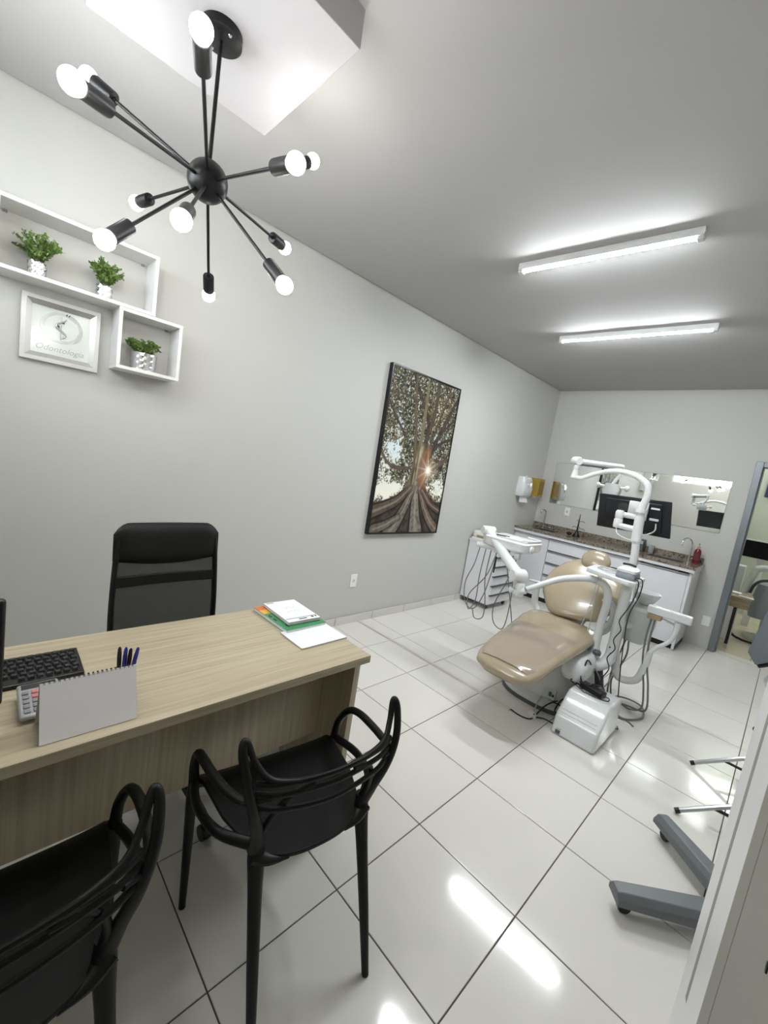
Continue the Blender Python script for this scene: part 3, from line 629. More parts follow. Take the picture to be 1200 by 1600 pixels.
# calculator on a smoky stand, pen cup behind the calendar
t = thing('calculator', 'silver calculator with red keys peeking out behind the calendar', 'calculator', (1.40, -1.25, DZ))
R_ = Matrix.Rotation(0.16, 3, 'Y'); c0 = Vector((1.413, -1.254, DZ+0.0245))
q = G(); q.obox(c0, (0.125, 0.085, 0.014), R_); q.build('calculator_body', 'silverpl', t, bevel=0.006, seg=3)
q = G(); q.obox(c0+R_@Vector((-0.015, 0, -0.012)), (0.09, 0.076, 0.012), R_); q.build('calculator_base', 'black', t, bevel=0.002)
for r in range(5):
    for k in range(4):
        p = c0+R_@Vector((-0.022+r*0.017, -0.027+k*0.018, 0.0085)); q = G(); q.obox(p, (0.011, 0.013, 0.004), R_); q.build('key', 'keyred' if (k >= 1 and r < 2) else 'keysil', t, bevel=0.0015)
q = G(); q.obox(c0+R_@Vector((-0.047, 0, 0.0073)), (0.018, 0.068, 0.001), R_); q.build('display', 'keyblk', t)
t = thing('pen_holder', 'smoky clear acrylic pen holder behind the calendar', 'pen holder', (1.438, -1.16, DZ))
q = G(); q.box(1.405, -1.205, DZ+0.0005, 1.47, -1.06, DZ+0.004); q.build('tray_floor', 'acry', t)
for b_ in ((1.405, -1.205, 1.4075, -1.06), (1.4675, -1.205, 1.47, -1.06), (1.4075, -1.205, 1.4675, -1.2025), (1.4075, -1.0625, 1.4675, -1.06), (1.4075, -1.10, 1.4675, -1.0975)):
    G().box(b_[0], b_[1], DZ+0.004, b_[2], b_[3], DZ+0.036).build('tray_wall', 'acry', t)
def pen(label, base, tip, col, cap):
    base = Vector(base); tip = Vector(tip); d = (tip-base).normalized(); t = thing('pen', label, 'pen', base, group='pens in the pen holder')
    q = G(); q.tube([base, base+d*0.066], 0.0038, 8); q.build('barrel', cap, t)
    q = G(); q.tube([base+d*0.062, base+d*0.095, base+d*0.113, base+d*0.118], [0.0056, 0.0058, 0.0046, 0.002], 8); q.build('cap', col, t)
    q = G(); q.obox(base+d*0.092+Vector((0.007, 0, 0)), (0.0018, 0.003, 0.04), Matrix.Rotation(0.15, 3, 'Y')); q.build('clip', col, t)
pen('black capped pen, leftmost in the pen holder', (1.43, -1.086, DZ+0.0055), (1.38, -1.079, DZ+0.16), 'black', 'pale')
pen('blue capped pen in the middle of the pen holder', (1.436, -1.080, DZ+0.0055), (1.39, -1.062, DZ+0.16), 'bluepen', 'pale')
pen('dark brown topped pen between the blue pens', (1.446, -1.074, DZ+0.0055), (1.40, -1.05, DZ+0.17), 'leather', 'pale')
pen('blue capped pen, rightmost in the pen holder', (1.441, -1.069, DZ+0.0055), (1.40, -1.025, DZ+0.165), 'bluepen', 'pale')

# books and pads at the right end of the desk
def cover_book(name, label, cat, c, w, l, th, rz, cover, page):
    t = thing(name, label, cat, c, rz)
    G().box(-w/2+0.002, -l/2+0.002, 0.0012, w/2-0.002, l/2-0.002, th-0.0012).build('pages', page, t, local=True)
    G().box(-w/2, -l/2, 0, w/2, l/2, 0.0012).build('back_cover', cover, t, local=True)
    G().box(-w/2, -l/2, th-0.0012, w/2, l/2, th).build('front_cover', cover, t, local=True)
    return t
t = cover_book('book', 'green book with an orange and yellow end, under the notebook', 'book', (1.178, -0.378, DZ+0.0005), 0.268, 0.20, 0.016, 0.03, 'green', 'paper')
G().box(-0.134, -0.10, 0.016, -0.092, 0.10, 0.0166).build('cover_band', 'orange', t, local=True)
G().box(-0.092, -0.10, 0.016, -0.05, 0.10, 0.0166).build('cover_band', 'yellowc', t, local=True)
for yy, xx in ((-0.085, -0.02), (-0.085, 0.02), (-0.05, 0.07), (-0.07, 0.09)):
    G().box(xx-0.012, yy-0.006, 0.016, xx+0.012, yy+0.002, 0.0166).build('cover_mark', 'ink', t, local=True)
t = cover_book('notebook', 'maroon-edged notebook with a white printed cover on top of the green book', 'notebook', (1.167, -0.365, DZ+0.0172), 0.225, 0.158, 0.014, -0.02, 'maroon', 'paper')
G().box(-0.1125, -0.079, 0.014, 0.1125, 0.079, 0.0148).build('printed_cover', 'paper', t, local=True)
G().box(0.080, -0.075, 0.0148, 0.0835, 0.075, 0.0152).build('printed_line', 'ink', t, local=True)
G().box(0.092, -0.02, 0.0148, 0.100, 0.02, 0.0152).build('printed_word', 'ink', t, local=True)
G().box(0.086, 0.045, 0.0148, 0.098, 0.056, 0.0152).build('printed_mark', 'ink', t, local=True)
G().box(0.086, 0.064, 0.0148, 0.096, 0.072, 0.0152).build('printed_mark', 'ink', t, local=True)
G().box(-0.104, -0.07, 0.0148, -0.100, -0.035, 0.0152).build('printed_word', 'ink', t, local=True)
q = G(); q.tube([(-0.03+0.01*math.sin(i*1.3), -0.02+i*0.006, 0.0149) for i in range(9)], 0.0007, 5, 4); q.tube([(0.01+0.008*math.sin(i*1.7), -0.03+i*0.007, 0.0149) for i in range(10)], 0.0007, 5, 4); q.build('pencil_scribble', 'inkgr', t, local=True)
t = thing('notepad', 'blank white notepad at the desk corner', 'notepad', (1.372, -0.38, DZ+0.0005), 0.015)
G().box(-0.078, -0.112, 0, 0.078, 0.112, 0.004).build('pad', 'calback', t, local=True); G().box(-0.078, -0.112, 0.0042, 0.078, 0.112, 0.0056).build('top_sheet', 'paper', t, local=True)

# crumpled bag under the desk
rb = random.Random(11); q = G(); n = 14; secs = []
for i in range(9):
    f = i/8; ring = []
    for j in range(n):
        a = 2*PI*j/n; r = (0.085+0.02*math.sin(3*a+i))*math.sin(PI*(0.12+0.80*f))**0.6+rb.uniform(-0.010, 0.010)
        ring.append(Vector((1.215+math.cos(a)*r, -0.45+math.sin(a)*r*0.9, max(0.001, 0.002+f*0.26))))
    secs.append(ring)
q.loft(secs); o = q.build('plastic_bag', 'bag'); tag(o, 'crumpled pale plastic bag on the floor under the desk', 'bag')

# ================================================================ office chair
t = thing('office_chair', 'black swivel chair with a leatherette headband and mesh back', 'chair', (0.85, -0.765, 0), -PI/2+0.03)
# local axes: +y is the front, +x the sitter's right
def L(name, g, m, **k): return g.build(name, m, t, local=True, **k)
bt = 0.10   # the back leans by this much a metre
yb_ = lambda z: -0.06-(z-0.55)*bt
def bcol(z0, z1, x0, x1, th, cur=0.018):
    q = G(); n = 12; vs = []; fs = []
    for j in range(7):
        z = z0+(z1-z0)*j/6
        for i in range(n+1):
            x = x0+(x1-x0)*i/n; y = yb_(z)+cur*(x/0.23)**2
            vs += [(x, y, z), (x, y+th, z)]
    w = (n+1)*2
    for j in range(6):
        for i in range(n):
            b = j*w+i*2; fs += [(b, b+2, b+w+2, b+w), (b+1, b+w+1, b+w+3, b+3)]
    for i in range(n): fs += [(i*2, i*2+1, i*2+3, i*2+2), (6*w+i*2, 6*w+i*2+2, 6*w+i*2+3, 6*w+i*2+1)]
    for j in range(6): fs += [(j*w, j*w+w, j*w+w+1, j*w+1), (j*w+2*n, j*w+2*n+1, j*w+w+2*n+1, j*w+w+2*n)]
    return q.add(vs, fs)
L('mesh_panel', bcol(0.50, 0.99, -0.200, 0.200, 0.003), 'mesh')
for s in (-1, 1):
    q = G(); q.tube([(s*0.205, yb_(0.46)+0.018, 0.46), (s*0.212, yb_(0.7)+0.018, 0.70), (s*0.205, yb_(0.9)+0.018, 0.92), (s*0.198, yb_(1.0)+0.016, 1.02)], [0.020, 0.018, 0.017, 0.015], 10, 5, flat=0.6); L('back_post', q, 'leather')
L('back_crossbar', bcol(0.822, 0.868, -0.205, 0.205, 0.014), 'leather', bevel=0.004)
# headband: rounded top corners and a curved lower edge
q = G(); secs = []; n = 26
for j in range(11):
    f = j/10; ring = []
    for i in range(n+1):
        x = -0.215+0.43*i/n; e = abs(x)/0.215
        zt = 1.088-0.045*max(0, (e-0.72)/0.28)**2.2; zb = 0.908+0.026*e**2
        z = zb+(zt-zb)*f
        ring.append((x, z))
    secs.append(ring)
vs = []; fs = []; W_ = n+1
for side in (0, 1):
    for j, ring in enumerate(secs):
        for i, (x, z) in enumerate(ring):
            puff = 0.022*(max(0, 1-abs(2*j/10-1)**4))*(max(0, 1-(abs(x)/0.216)**8))
            y = yb_(z)+0.018*(x/0.23)**2+(-puff if side == 0 else 0.006+puff); vs.append((x, y, z))
for j in range(10):
    for i in range(n):
        b = j*W_+i; o2 = 11*W_; fs += [(b, b+1, b+W_+1, b+W_), (b+o2, b+o2+W_, b+o2+W_+1, b+o2+1)]
for i in range(n): o2 = 11*W_; fs += [(i, i+o2, i+o2+1, i+1), (10*W_+i, 10*W_+i+1, 10*W_+i+o2+1, 10*W_+i+o2)]
for j in range(10): o2 = 11*W_; fs += [(j*W_, j*W_+W_, j*W_+W_+o2, j*W_+o2), (j*W_+n, j*W_+n+o2, j*W_+W_+n+o2, j*W_+W_+n)]
q.add(vs, fs); L('headband', q, 'leather', ang=60)
q = G(); q.cushion([(0, -0.04, 0.47), (0, 0.02, 0.475), (0, 0.2, 0.475), (0, 0.38, 0.47), (0, 0.44, 0.455)], [0.17, 0.23, 0.235, 0.23, 0.17], [0.02, 0.035, 0.04, 0.035, 0.02], (1, 0, 0)); L('seat', q, 'leather')
q = G(); q.tube([(0, -0.07, 0.52), (0, -0.06, 0.42), (0, 0.1, 0.41)], 0.025, 8, 4, flat=0.4); L('back_bracket', q, 'black')
q = G(); q.cyl((0, 0.19, 0.10), (0, 0.19, 0.43), 0.026, 0.018); L('gas_lift', q, 'black')
for k in range(5):
    a = k*2*PI/5+0.35; e = Vector((math.cos(a)*0.30, 0.19+math.sin(a)*0.30, 0.075)); q = G(); q.tube([(0, 0.19, 0.115), e], [0.026, 0.017], 8); lg = L('base_leg', q, 'black')
    q = G(); q.lathe([(0.027, -0.018), (0.029, -0.012), (0.029, 0.012), (0.027, 0.018)], (e.x, e.y, 0.0295), (-math.sin(a), math.cos(a), 0), 14); q.cyl((e.x, e.y, 0.04), (e.x, e.y, 0.075), 0.008, n=8); q.build('caster', 'casterblk', lg, local=True)
for s in (-1, 1):
    q = G(); q.tube([(s*0.235, 0.06, 0.44), (s*0.27, 0.05, 0.52), (s*0.275, 0.04, 0.63), (s*0.275, 0.10, 0.665), (s*0.275, 0.27, 0.665), (s*0.27, 0.30, 0.60), (s*0.235, 0.26, 0.44)], 0.014, 8, 5); L('armrest', q, 'black')

# ================================================================ black openwork armchairs
def make_master(label, loc, rz):
    t = thing('visitor_armchair', label, 'chair', loc, rz, group='black openwork armchairs')
    def B(name, g, **k): return g.build(name, 'blackpl', t, local=True, **k)
    q = G(); nu, nv = 18, 16; vs = []; fs = []
    def sp(u, v):
        y = -0.135+0.405*v; e = abs(u*2-1)
        hw = 0.150+0.062*min(1, v/0.45)**0.8+0.026*max(0, (v-0.45)/0.55)
        x = (u*2-1)*hw; y += 0.035*(e**2.5)*(1-v)**2
        z = 0.447-0.014*math.cos((u*2-1)*PI*0.5)*math.sin(PI*min(1, v*1.05))-0.030*max(0, (v-0.80)/0.20)**2+0.010*e**4
        return Vector((x, y, z))
    for s in (0, 1):
        for j in range(nv+1):
            for i in range(nu+1): p = sp(i/nu, j/nv); vs.append(p-Vector((0, 0, 0.012*s)))
    w = nu+1; o2 = w*(nv+1)
    for j in range(nv):
        for i in range(nu): b = j*w+i; fs += [(b, b+1, b+w+1, b+w), (b+o2, b+o2+w, b+o2+w+1, b+o2+1)]
    for i in range(nu): fs += [(i, i+o2, i+o2+1, i+1), (nv*w+i, nv*w+i+1, nv*w+i+o2+1, nv*w+i+o2)]
    for j in range(nv): fs += [(j*w, j*w+w, j*w+w+o2, j*w+o2), (j*w+nu, j*w+nu+o2, j*w+w+nu+o2, j*w+w+nu)]
    q.add(vs, fs); B('seat', q, bevel=0.003)
    for s in (-1, 1):
        q = G(); q.tube([(s*0.172, -0.222, 0.0), (s*0.170, -0.178, 0.15), (s*0.166, -0.118, 0.35), (s*0.164, -0.092, 0.44), (s*0.166, -0.082, 0.49)], [0.0105, 0.0142, 0.0182, 0.023, 0.020], 14, 5); B('leg', q)
        q = G(); q.tube([(s*0.245, 0.222, 0.0), (s*0.247, 0.226, 0.20), (s*0.249, 0.23, 0.38), (s*0.247, 0.222, 0.45)], [0.0105, 0.0138, 0.017, 0.018], 14, 5); B('leg', q)
        q = G(); q.tube([(s*0.170, -0.088, 0.452), (s*0.135, -0.108, 0.440), (s*0.085, -0.122, 0.437)], [0.026, 0.017, 0.006], 10, 4, flat=0.75); B('seat_gusset', q)
        q = G(); q.tube([(s*0.25, 0.226, 0.44), (s*0.215, 0.232, 0.425), (s*0.15, 0.235, 0.42)], [0.018, 0.014, 0.006], 10, 4, flat=0.75); B('seat_gusset', q)
        q = G(); q.tube([(s*0.248, 0.228, 0.44), (s*0.254, 0.222, 0.51), (s*0.260, 0.175, 0.580), (s*0.262, 0.115, 0.606), (s*0.256, 0.03, 0.617), (s*0.242, -0.05, 0.628), (s*0.220, -0.112, 0.643), (s*0.17, -0.142, 0.655)], [0.0145, 0.013, 0.0122, 0.0125, 0.0122, 0.0115, 0.010, 0.0068], 10, 6, flat=1.1); B('arm', q)
        q = G(); q.tube([(s*0.248, 0.225, 0.445), (s*0.262, 0.15, 0.455), (s*0.262, 0.08, 0.465), (s*0.238, -0.01, 0.475), (s*0.172, -0.08, 0.475)], [0.013, 0.0125, 0.0125, 0.0125, 0.014], 10, 6, flat=1.15); B('side_rail', q)
        q = G(); q.tube([(s*0.166, -0.086, 0.47), (s*0.180, -0.112, 0.54), (s*0.205, -0.130, 0.62), (s*0.226, -0.125, 0.695), (s*0.236, -0.100, 0.762), (s*0.232, -0.087, 0.787), (s*0.222, -0.089, 0.780), (s*0.205, -0.108, 0.738), (s*0.172, -0.135, 0.703), (s*0.11, -0.150, 0.688), (s*0.05, -0.156, 0.684)], [0.020, 0.0135, 0.0115, 0.0105, 0.0095, 0.0085, 0.008, 0.0072, 0.007, 0.0066, 0.006], 10, 6, flat=1.2); B('back_ear', q)
        q = G(); q.tube([(s*0.166, -0.086, 0.47), (s*0.160, -0.108, 0.54), (s*0.142, -0.132, 0.61), (s*0.11, -0.148, 0.655), (s*0.06, -0.157, 0.668)], [0.018, 0.010, 0.0085, 0.0072, 0.006], 10, 6); B('back_strand', q)
    for z0, z1, r in ((0.683, 0.690, 0.0062), (0.655, 0.662, 0.0062), (0.608, 0.630, 0.0062)):
        q = G(); q.tube([(-0.205, -0.122, z1), (-0.14, -0.146, (z0+z1)/2), (0, -0.160, z0), (0.14, -0.146, (z0+z1)/2), (0.205, -0.122, z1)], [r*1.3, r, r, r, r*1.3], 10, 8, flat=1.35); B('back_bar', q)
    return t
make_master('black openwork armchair in full view, beside the right end of the desk', (1.787, -0.67, 0), math.radians(82))
make_master('black openwork armchair cut off by the lower left corner of the photo', (1.785, -1.345, 0), math.radians(90.5))

# ================================================================ counter along the far wall
CF = 3.90; CT = 0.92
t = thing('granite_worktop', 'speckled brown granite worktop with two small sinks cut in', 'worktop', (1.01, 4.14, 0.88))
SA = (0.16, 0.46, 4.02, 4.26); SB = (1.54, 1.88, 4.02, 4.27)
q = G(); cuts = [0.0, SA[0], SA[1], SB[0], SB[1], 2.035]
for a, b in zip(cuts[:-1], cuts[1:]):
    s_ = SA if (a, b) == SA[:2] else SB if (a, b) == SB[:2] else None
    if s_ is None: q.box(a+0.0, CF-0.045, CT-0.03, b, YB, CT)
    else: q.box(a, CF-0.045, CT-0.03, b, s_[2], CT); q.box(a, s_[3], CT-0.03, b, YB, CT)
q.build('slab', 'granite', t)
G().box(0.0, YB-0.02, CT, 2.02, YB, CT+0.065).build('backsplash', 'granite', t, bevel=0.001)
G().box(0.003, CF-0.04, 0.858, 2.03, CF-0.022, 0.8895).build('front_apron', 'whitemdf', t, bevel=0.001)
G().box(2.0125, CF-0.0215, 0.858, 2.03, YB, 0.8895).build('end_apron', 'whitemdf', t, bevel=0.001)
for s_, lab in ((SA, 'small steel sink near the left wall'), (SB, 'small steel sink near the doorway')):
    t = thing('sink', lab, 'sink', ((s_[0]+s_[1])/2, (s_[2]+s_[3])/2, 0.78), group='counter sinks')
    x0, x1, y0, y1 = s_; e = 0.004
    q = G(); q.box(x0+e, y0+e, 0.78, x1-e, y1-e, 0.783); q.box(x0+e, y0+e, 0.783, x0+2*e, y1-e, 0.916); q.box(x1-2*e, y0+e, 0.783, x1-e, y1-e, 0.916); q.box(x0+2*e, y0+e, 0.783, x1-2*e, y0+2*e, 0.916); q.box(x0+2*e, y1-2*e, 0.783, x1-2*e, y1-e, 0.916); q.build('basin', 'steel', t)
    q = G(); q.lathe([(0.03, 0.783), (0.03, 0.786), (0.0, 0.785)], ((x0+x1)/2, (y0+y1)/2, 0)); q.build('drain', 'chrome', t)
def faucet(label, x, y, h, reach, wide, m):
    t = thing('faucet', label, 'faucet', (x, y, CT), group='counter faucets')
    q = G(); q.lathe([(0.022, 0.0005), (0.022, 0.01), (0.013, 0.02), (0.012, 0.05)], (x, y, CT)); q.build('faucet_base', m, t)
    k = reach*0.5
    q = G(); q.tube([(x, y, CT+0.05), (x, y, CT+h-k)]+[(x-k*0.55+k*0.55*math.cos(a), y-k+k*math.cos(a), CT+h-k+k*math.sin(a)) for a in [i*PI/8 for i in range(1, 9)]]+[(x-k*1.1, y-2*k, CT+h-k-0.02)], 0.0085, 10, 2); q.build('spout', m, t)
    if wide:
        q = G(); q.cyl((x-0.07, y, CT+0.03), (x+0.07, y, CT+0.03), 0.009, n=10); q.build('bridge', m, t)
        for s in (-1, 1):
            q = G(); q.lathe([(0.014, 0.0), (0.016, 0.02), (0.010, 0.035)], (x+s*0.075, y, CT+0.018), (s, 0, 0.25), 10); q.build('tap_handle', m, t)
    else:
        q = G(); q.tube([(x+0.012, y, CT+0.035), (x+0.035, y, CT+0.045), (x+0.05, y-0.01, CT+0.06)], 0.006, 8, 3); q.build('tap_lever', m, t)
faucet('chrome faucet with side taps over the sink by the left wall', 0.19, 4.325, 0.255, 0.07, True, 'steel')
faucet('curved chrome faucet over the sink beside the red soap bottle', 1.895, 4.32, 0.262, 0.14, False, 'chrome')
t = thing('soap_bottle', 'red soap bottle with a pale pump on the granite', 'bottle', (1.962, 4.30, CT))
q = G(); q.lathe([(0.031, 0.001), (0.033, 0.01), (0.033, 0.125), (0.028, 0.15), (0.014, 0.165)], (1.962, 4.30, CT), n=18, sy=0.75); q.build('bottle_body', 'redliq', t)
G().box(1.938, 4.2725, CT+0.04, 1.986, 4.2745, CT+0.11).build('bottle_label', 'maroon', t)
q = G(); q.lathe([(0.017, 0.165), (0.017, 0.19), (0.006, 0.195), (0.006, 0.225)], (1.962, 4.30, CT), n=14); q.tube([(1.962, 4.30, CT+0.222), (1.962, 4.28, CT+0.225), (1.962, 4.26, CT+0.218)], 0.006, 8, 3); q.build('pump', 'pinkpl', t)
# small dark stand with spread arms
t = thing('instrument_stand', 'small black spiky stand on the granite under the socket', 'stand', (0.705, 4.17, CT))
bx_, by_ = 0.705, 4.17
q = G(); q.lathe([(0.045, 0.001), (0.045, 0.012), (0.026, 0.05), (0.018, 0.075), (0.012, 0.08)], (bx_, by_, CT), n=16); q.build('stand_foot', 'black', t)
q = G(); q.tube([(bx_, by_, CT+0.075), (bx_, by_, CT+0.19), (bx_, by_, CT+0.30)], [0.012, 0.008, 0.003], 8); q.build('rod', 'black', t)
for z, l, a in ((0.10, 0.09, 0.4), (0.115, 0.08, 2.9), (0.125, 0.08, -0.9), (0.20, 0.075, 0.1), (0.205, 0.04, 2.6)):
    q = G(); q.tube([(bx_, by_, CT+z), (bx_+math.cos(a)*l*0.6, by_+math.sin(a)*l*0.6, CT+z+0.012), (bx_+math.cos(a)*l, by_+math.sin(a)*l, CT+z-0.004)], 0.0032, 6, 3); q.build('arm', 'black', t)
q = G(); q.ball((bx_-0.085, by_-0.01, CT+0.026), 0.026, 12, 8, 1.3, 1, 0.9); q.build('black_cup', 'black', t)
# dark machine half hidden by the pole
t = thing('curing_charger', 'dark grey boxy charger on the granite half hidden by the white pole', 'charger', (1.42, 4.30, CT))
G().box(1.37, 4.25, CT+0.001, 1.45, 4.37, CT+0.14).build('charger_body', 'greydk', t, bevel=0.008); G().box(1.378, 4.246, CT+0.085, 1.442, 4.25, CT+0.125).build('panel', 'alu', t)
t = thing('clear_cup', 'small clear cup on the granite beside the charger', 'cup', (1.52, 4.33, CT))
q = G(); q.lathe([(0.0, 0.001), (0.028, 0.001), (0.036, 0.09), (0.034, 0.09), (0.026, 0.004), (0.0, 0.004)], (1.52, 4.33, CT)); q.build('cup_wall', 'clearpl', t)

# base units under the worktop
def unit(label, x0, x1):
    t = thing('base_cabinet', label, 'cabinet', ((x0+x1)/2, 4.15, 0), group='white base cabinets')
    q = G(); q.box(x0, CF+0.02, 0.06, x0+0.015, YB-0.005, 0.86); q.box(x1-0.015, CF+0.02, 0.06, x1, YB-0.005, 0.86); q.box(x0+0.015, CF+0.02, 0.06, x1-0.015, YB-0.005, 0.075); q.box(x0+0.015, YB-0.02, 0.075, x1-0.015, YB-0.005, 0.86); q.box(x0+0.015, CF+0.02, 0.74, x1-0.015, CF+0.035, 0.765)
    q.build('carcass', 'whitemdf', t); G().box(x0+0.001, CF+0.045, 0.0, x1-0.001, YB-0.03, 0.06).build('plinth', 'black', t); return t
t = unit('white base cabinet with one tall door by the left wall', 0.004, 0.486)
G().box(0.006, CF, 0.065, 0.483, CF+0.018, 0.828).build('cabinet_door', 'whitemdf', t, bevel=0.001)
G().box(0.006, CF-0.006, 0.832, 0.483, CF+0.018, 0.856).build('handle_rail', 'alu', t)
t = unit('wide white base cabinet with five drawers behind the dental chair', 0.488, 1.508)
for k in range(5):
    z0 = 0.065+k*0.159; dr = G().box(0.491, CF, z0, 1.505, CF+0.018, z0+0.125).build('drawer_front', 'whitemdf', t, bevel=0.001)
    G().box(0.491, CF-0.005, z0+0.129, 1.505, CF+0.018, z0+0.143).build('handle_rail', 'alu', dr)
    G().box(0.491, CF+0.004, z0+0.1435, 1.505, CF+0.019, z0+0.158).build('finger_groove', 'greydk', dr)
t = unit('white base cabinet with one wide door beside the doorway', 1.510, 2.012)
G().box(1.513, CF, 0.065, 1.985, CF+0.018, 0.815).build('cabinet_door', 'whitemdf', t, bevel=0.001)
G().box(1.513, CF-0.006, 0.820, 1.985, CF+0.018, 0.836).build('handle_rail', 'alu', t); G().box(1.988, CF-0.004, 0.012, 2.012, CF+0.02, 0.855).build('end_post', 'whitemdf', t)

# mirror above the counter
t = thing('wall_mirror', 'long frameless mirror over the granite worktop', 'mirror', (1.125, YB-0.003, 1.287))
G().box(0.163, YB-0.006, 1.287, 2.089, YB-0.001, 1.860).build('glass_edge', 'mirredge', t)
G().box(0.165, YB-0.0068, 1.289, 2.087, YB-0.006, 1.858).build('mirror_face', 'mirror', t)

# towel dispenser and yellow glove box on the left wall
t = thing('towel_dispenser', 'white paper towel dispenser on the left wall near the corner', 'dispenser', (0.06, 3.83, 1.31))
q = G(); a0, a1 = 3.70, 3.96; secs = []
for z, d0, ins in ((1.325, 0.085, 0.010), (1.345, 0.105, 0.002), (1.42, 0.112, 0.0), (1.53, 0.100, 0.004), (1.58, 0.082, 0.012), (1.588, 0.06, 0.03)):
    y0, y1 = a0+ins, a1-ins; r = 0.03; secs.append([Vector(p) for p in ((0.001, y0, z), (d0-r, y0, z), (d0-r*0.3, y0+r*0.3, z), (d0, y0+r, z), (d0, y1-r, z), (d0-r*0.3, y1-r*0.3, z), (d0-r, y1, z), (0.001, y1, z))])
q.loft(secs); q.build('dispenser_cover', 'whitegl', t, ang=50)
G().box(0.104, 3.80, 1.44, 0.1165, 3.815, 1.49).build('window_slot', 'pale', t); G().box(0.104, 3.87, 1.52, 0.106, 3.90, 1.535).build('maker_mark', 'greydev', t)
q = G(); q.tube([(0.045, 3.83, 1.585), (0.045, 3.83, 1.605)], [0.012, 0.008], 8); q.build('lock_knob', 'whitegl', t)
q = G(); q.add([(0.04, 3.76, 1.33), (0.06, 3.90, 1.33), (0.075, 3.93, 1.245), (0.05, 3.74, 1.245), (0.043, 3.76, 1.33), (0.063, 3.90, 1.33), (0.078, 3.93, 1.245), (0.053, 3.74, 1.245)], BF); q.build('paper_sheet', 'paper', t)
t = thing('glove_box', 'yellow cardboard glove box on the left wall beside the towel dispenser', 'box', (0.06, 4.16, 1.34))
G().box(0.001, 4.07, 1.342, 0.125, 4.235, 1.592).build('carton', 'yellow', t); G().box(0.125, 4.085, 1.37, 0.1262, 4.22, 1.56).build('printed_panel', 'yellowdk', t)
q = G(); q.tube([(0.127, 4.08, 1.43), (0.132, 4.15, 1.375), (0.128, 4.225, 1.36)], 0.003, 6, 4); q.build('strap', 'yellow', t)

# side cabinet on casters at the left wall
t = thing('rolling_cabinet', 'white rolling drawer cabinet against the left wall', 'cabinet', (0.205, 3.07, 0))
G().box(0.012, 2.80, 0.062, 0.385, 3.30, 0.745).build('cabinet_body', 'whitemdf', t, bevel=0.0015)
G().box(0.008, 2.788, 0.745, 0.400, 3.31, 0.765).build('cabinet_top', 'whitemdf', t, bevel=0.002)
for k in range(6):
    z0 = 0.075+k*0.111; dr = G().box(0.3855, 2.805, z0, 0.402, 3.295, z0+0.078).build('drawer_front', 'whitemdf', t, bevel=0.001)
    G().box(0.3855, 2.805, z0+0.0785, 0.412, 3.295, z0+0.094).build('handle_rail', 'alu', dr); G().box(0.3855, 2.805, z0+0.0945, 0.396, 3.295, z0+0.1085).build('finger_groove', 'greydk', dr)
for x in (0.05, 0.35):
    for y in (2.85, 3.25):
        q = G(); q.lathe([(0.022, -0.011), (0.025, -0.008), (0.025, 0.008), (0.022, 0.011)], (x, y, 0.0255), (1, 0, 0), 14); q.cyl((x, y, 0.03), (x, y, 0.062), 0.009, n=8); q.build('caster', 'casterblk', t)
t = thing('equipment_box', 'white slotted equipment box on top of the rolling cabinet', 'box', (0.16, 2.95, 0.7655))
G().box(0.03, 2.80, 0.766, 0.30, 3.10, 0.79).build('tray', 'white', t, bevel=0.004); G().box(0.035, 2.81, 0.79, 0.29, 3.09, 0.865).build('box_cover', 'white', t, bevel=0.012, seg=3)
G().box(0.09, 2.8085, 0.792, 0.26, 2.811, 0.822).build('slot', 'brownish', t)

# floor duct and its cable
t = thing('cable_duct', 'flat white cable duct across the floor tiles', 'cable duct', (0.79, 1.19, 0))
q = G(); q.prism([(-0.018, 0), (0.018, 0), (0.012, 0.009), (-0.012, 0.009)], (0.014, 1.185, 0.0006), (0, 1, 0), (0, 0, 1), 1.562); q.build('duct_cover', 'duct', t)

# ================================================================ dental chair
t = thing('dental_chair', 'beige dental chair with white instrument arm, spittoon column and lamp pole', 'dental chair', (1.60, 1.80, 0))
q = G(); n = 40
def oval(cx, cy, rx, ry, z, pw=2.6):
    r = []
    for j in range(n):
        a = 2*PI*j/n; ca, sa = math.cos(a), math.sin(a); r.append(Vector((cx+math.copysign(abs(ca)**(2/pw), ca)*rx, cy+math.copysign(abs(sa)**(2/pw), sa)*ry, z)))
    return r
q.loft([oval(1.60, 1.80, 0.325, 0.43, 0.0006), oval(1.60, 1.80, 0.325, 0.43, 0.018), oval(1.60, 1.80, 0.318, 0.422, 0.024)]); q.build('rubber_rim', 'greydk', t)
q = G(); q.loft([oval(1.60, 1.80, 0.315, 0.418, 0.024), oval(1.60, 1.80, 0.312, 0.412, 0.05), oval(1.60, 1.81, 0.285, 0.375, 0.06)]); q.build('pedestal_foot', 'whitegl', t)
q = G(); q.loft([oval(1.60, 1.81, 0.285, 0.36, 0.06), oval(1.60, 1.82, 0.27, 0.345, 0.14), oval(1.60, 1.84, 0.24, 0.315, 0.26), oval(1.59, 1.88, 0.20, 0.28, 0.40)]); q.build('pedestal', 'whitegl', t)
q = G(); q.add([(1.655, 1.449, 0.075), (1.745, 1.452, 0.075), (1.742, 1.474, 0.135), (1.658, 1.471, 0.135), (1.655, 1.50, 0.075), (1.745, 1.50, 0.075), (1.742, 1.52, 0.135), (1.658, 1.52, 0.135)], [(0, 1, 2, 3), (5, 4, 7, 6), (4, 0, 3, 7), (1, 5, 6, 2), (3, 2, 6, 7), (4, 5, 1, 0)]); cp = q.build('control_panel', 'pale', t)
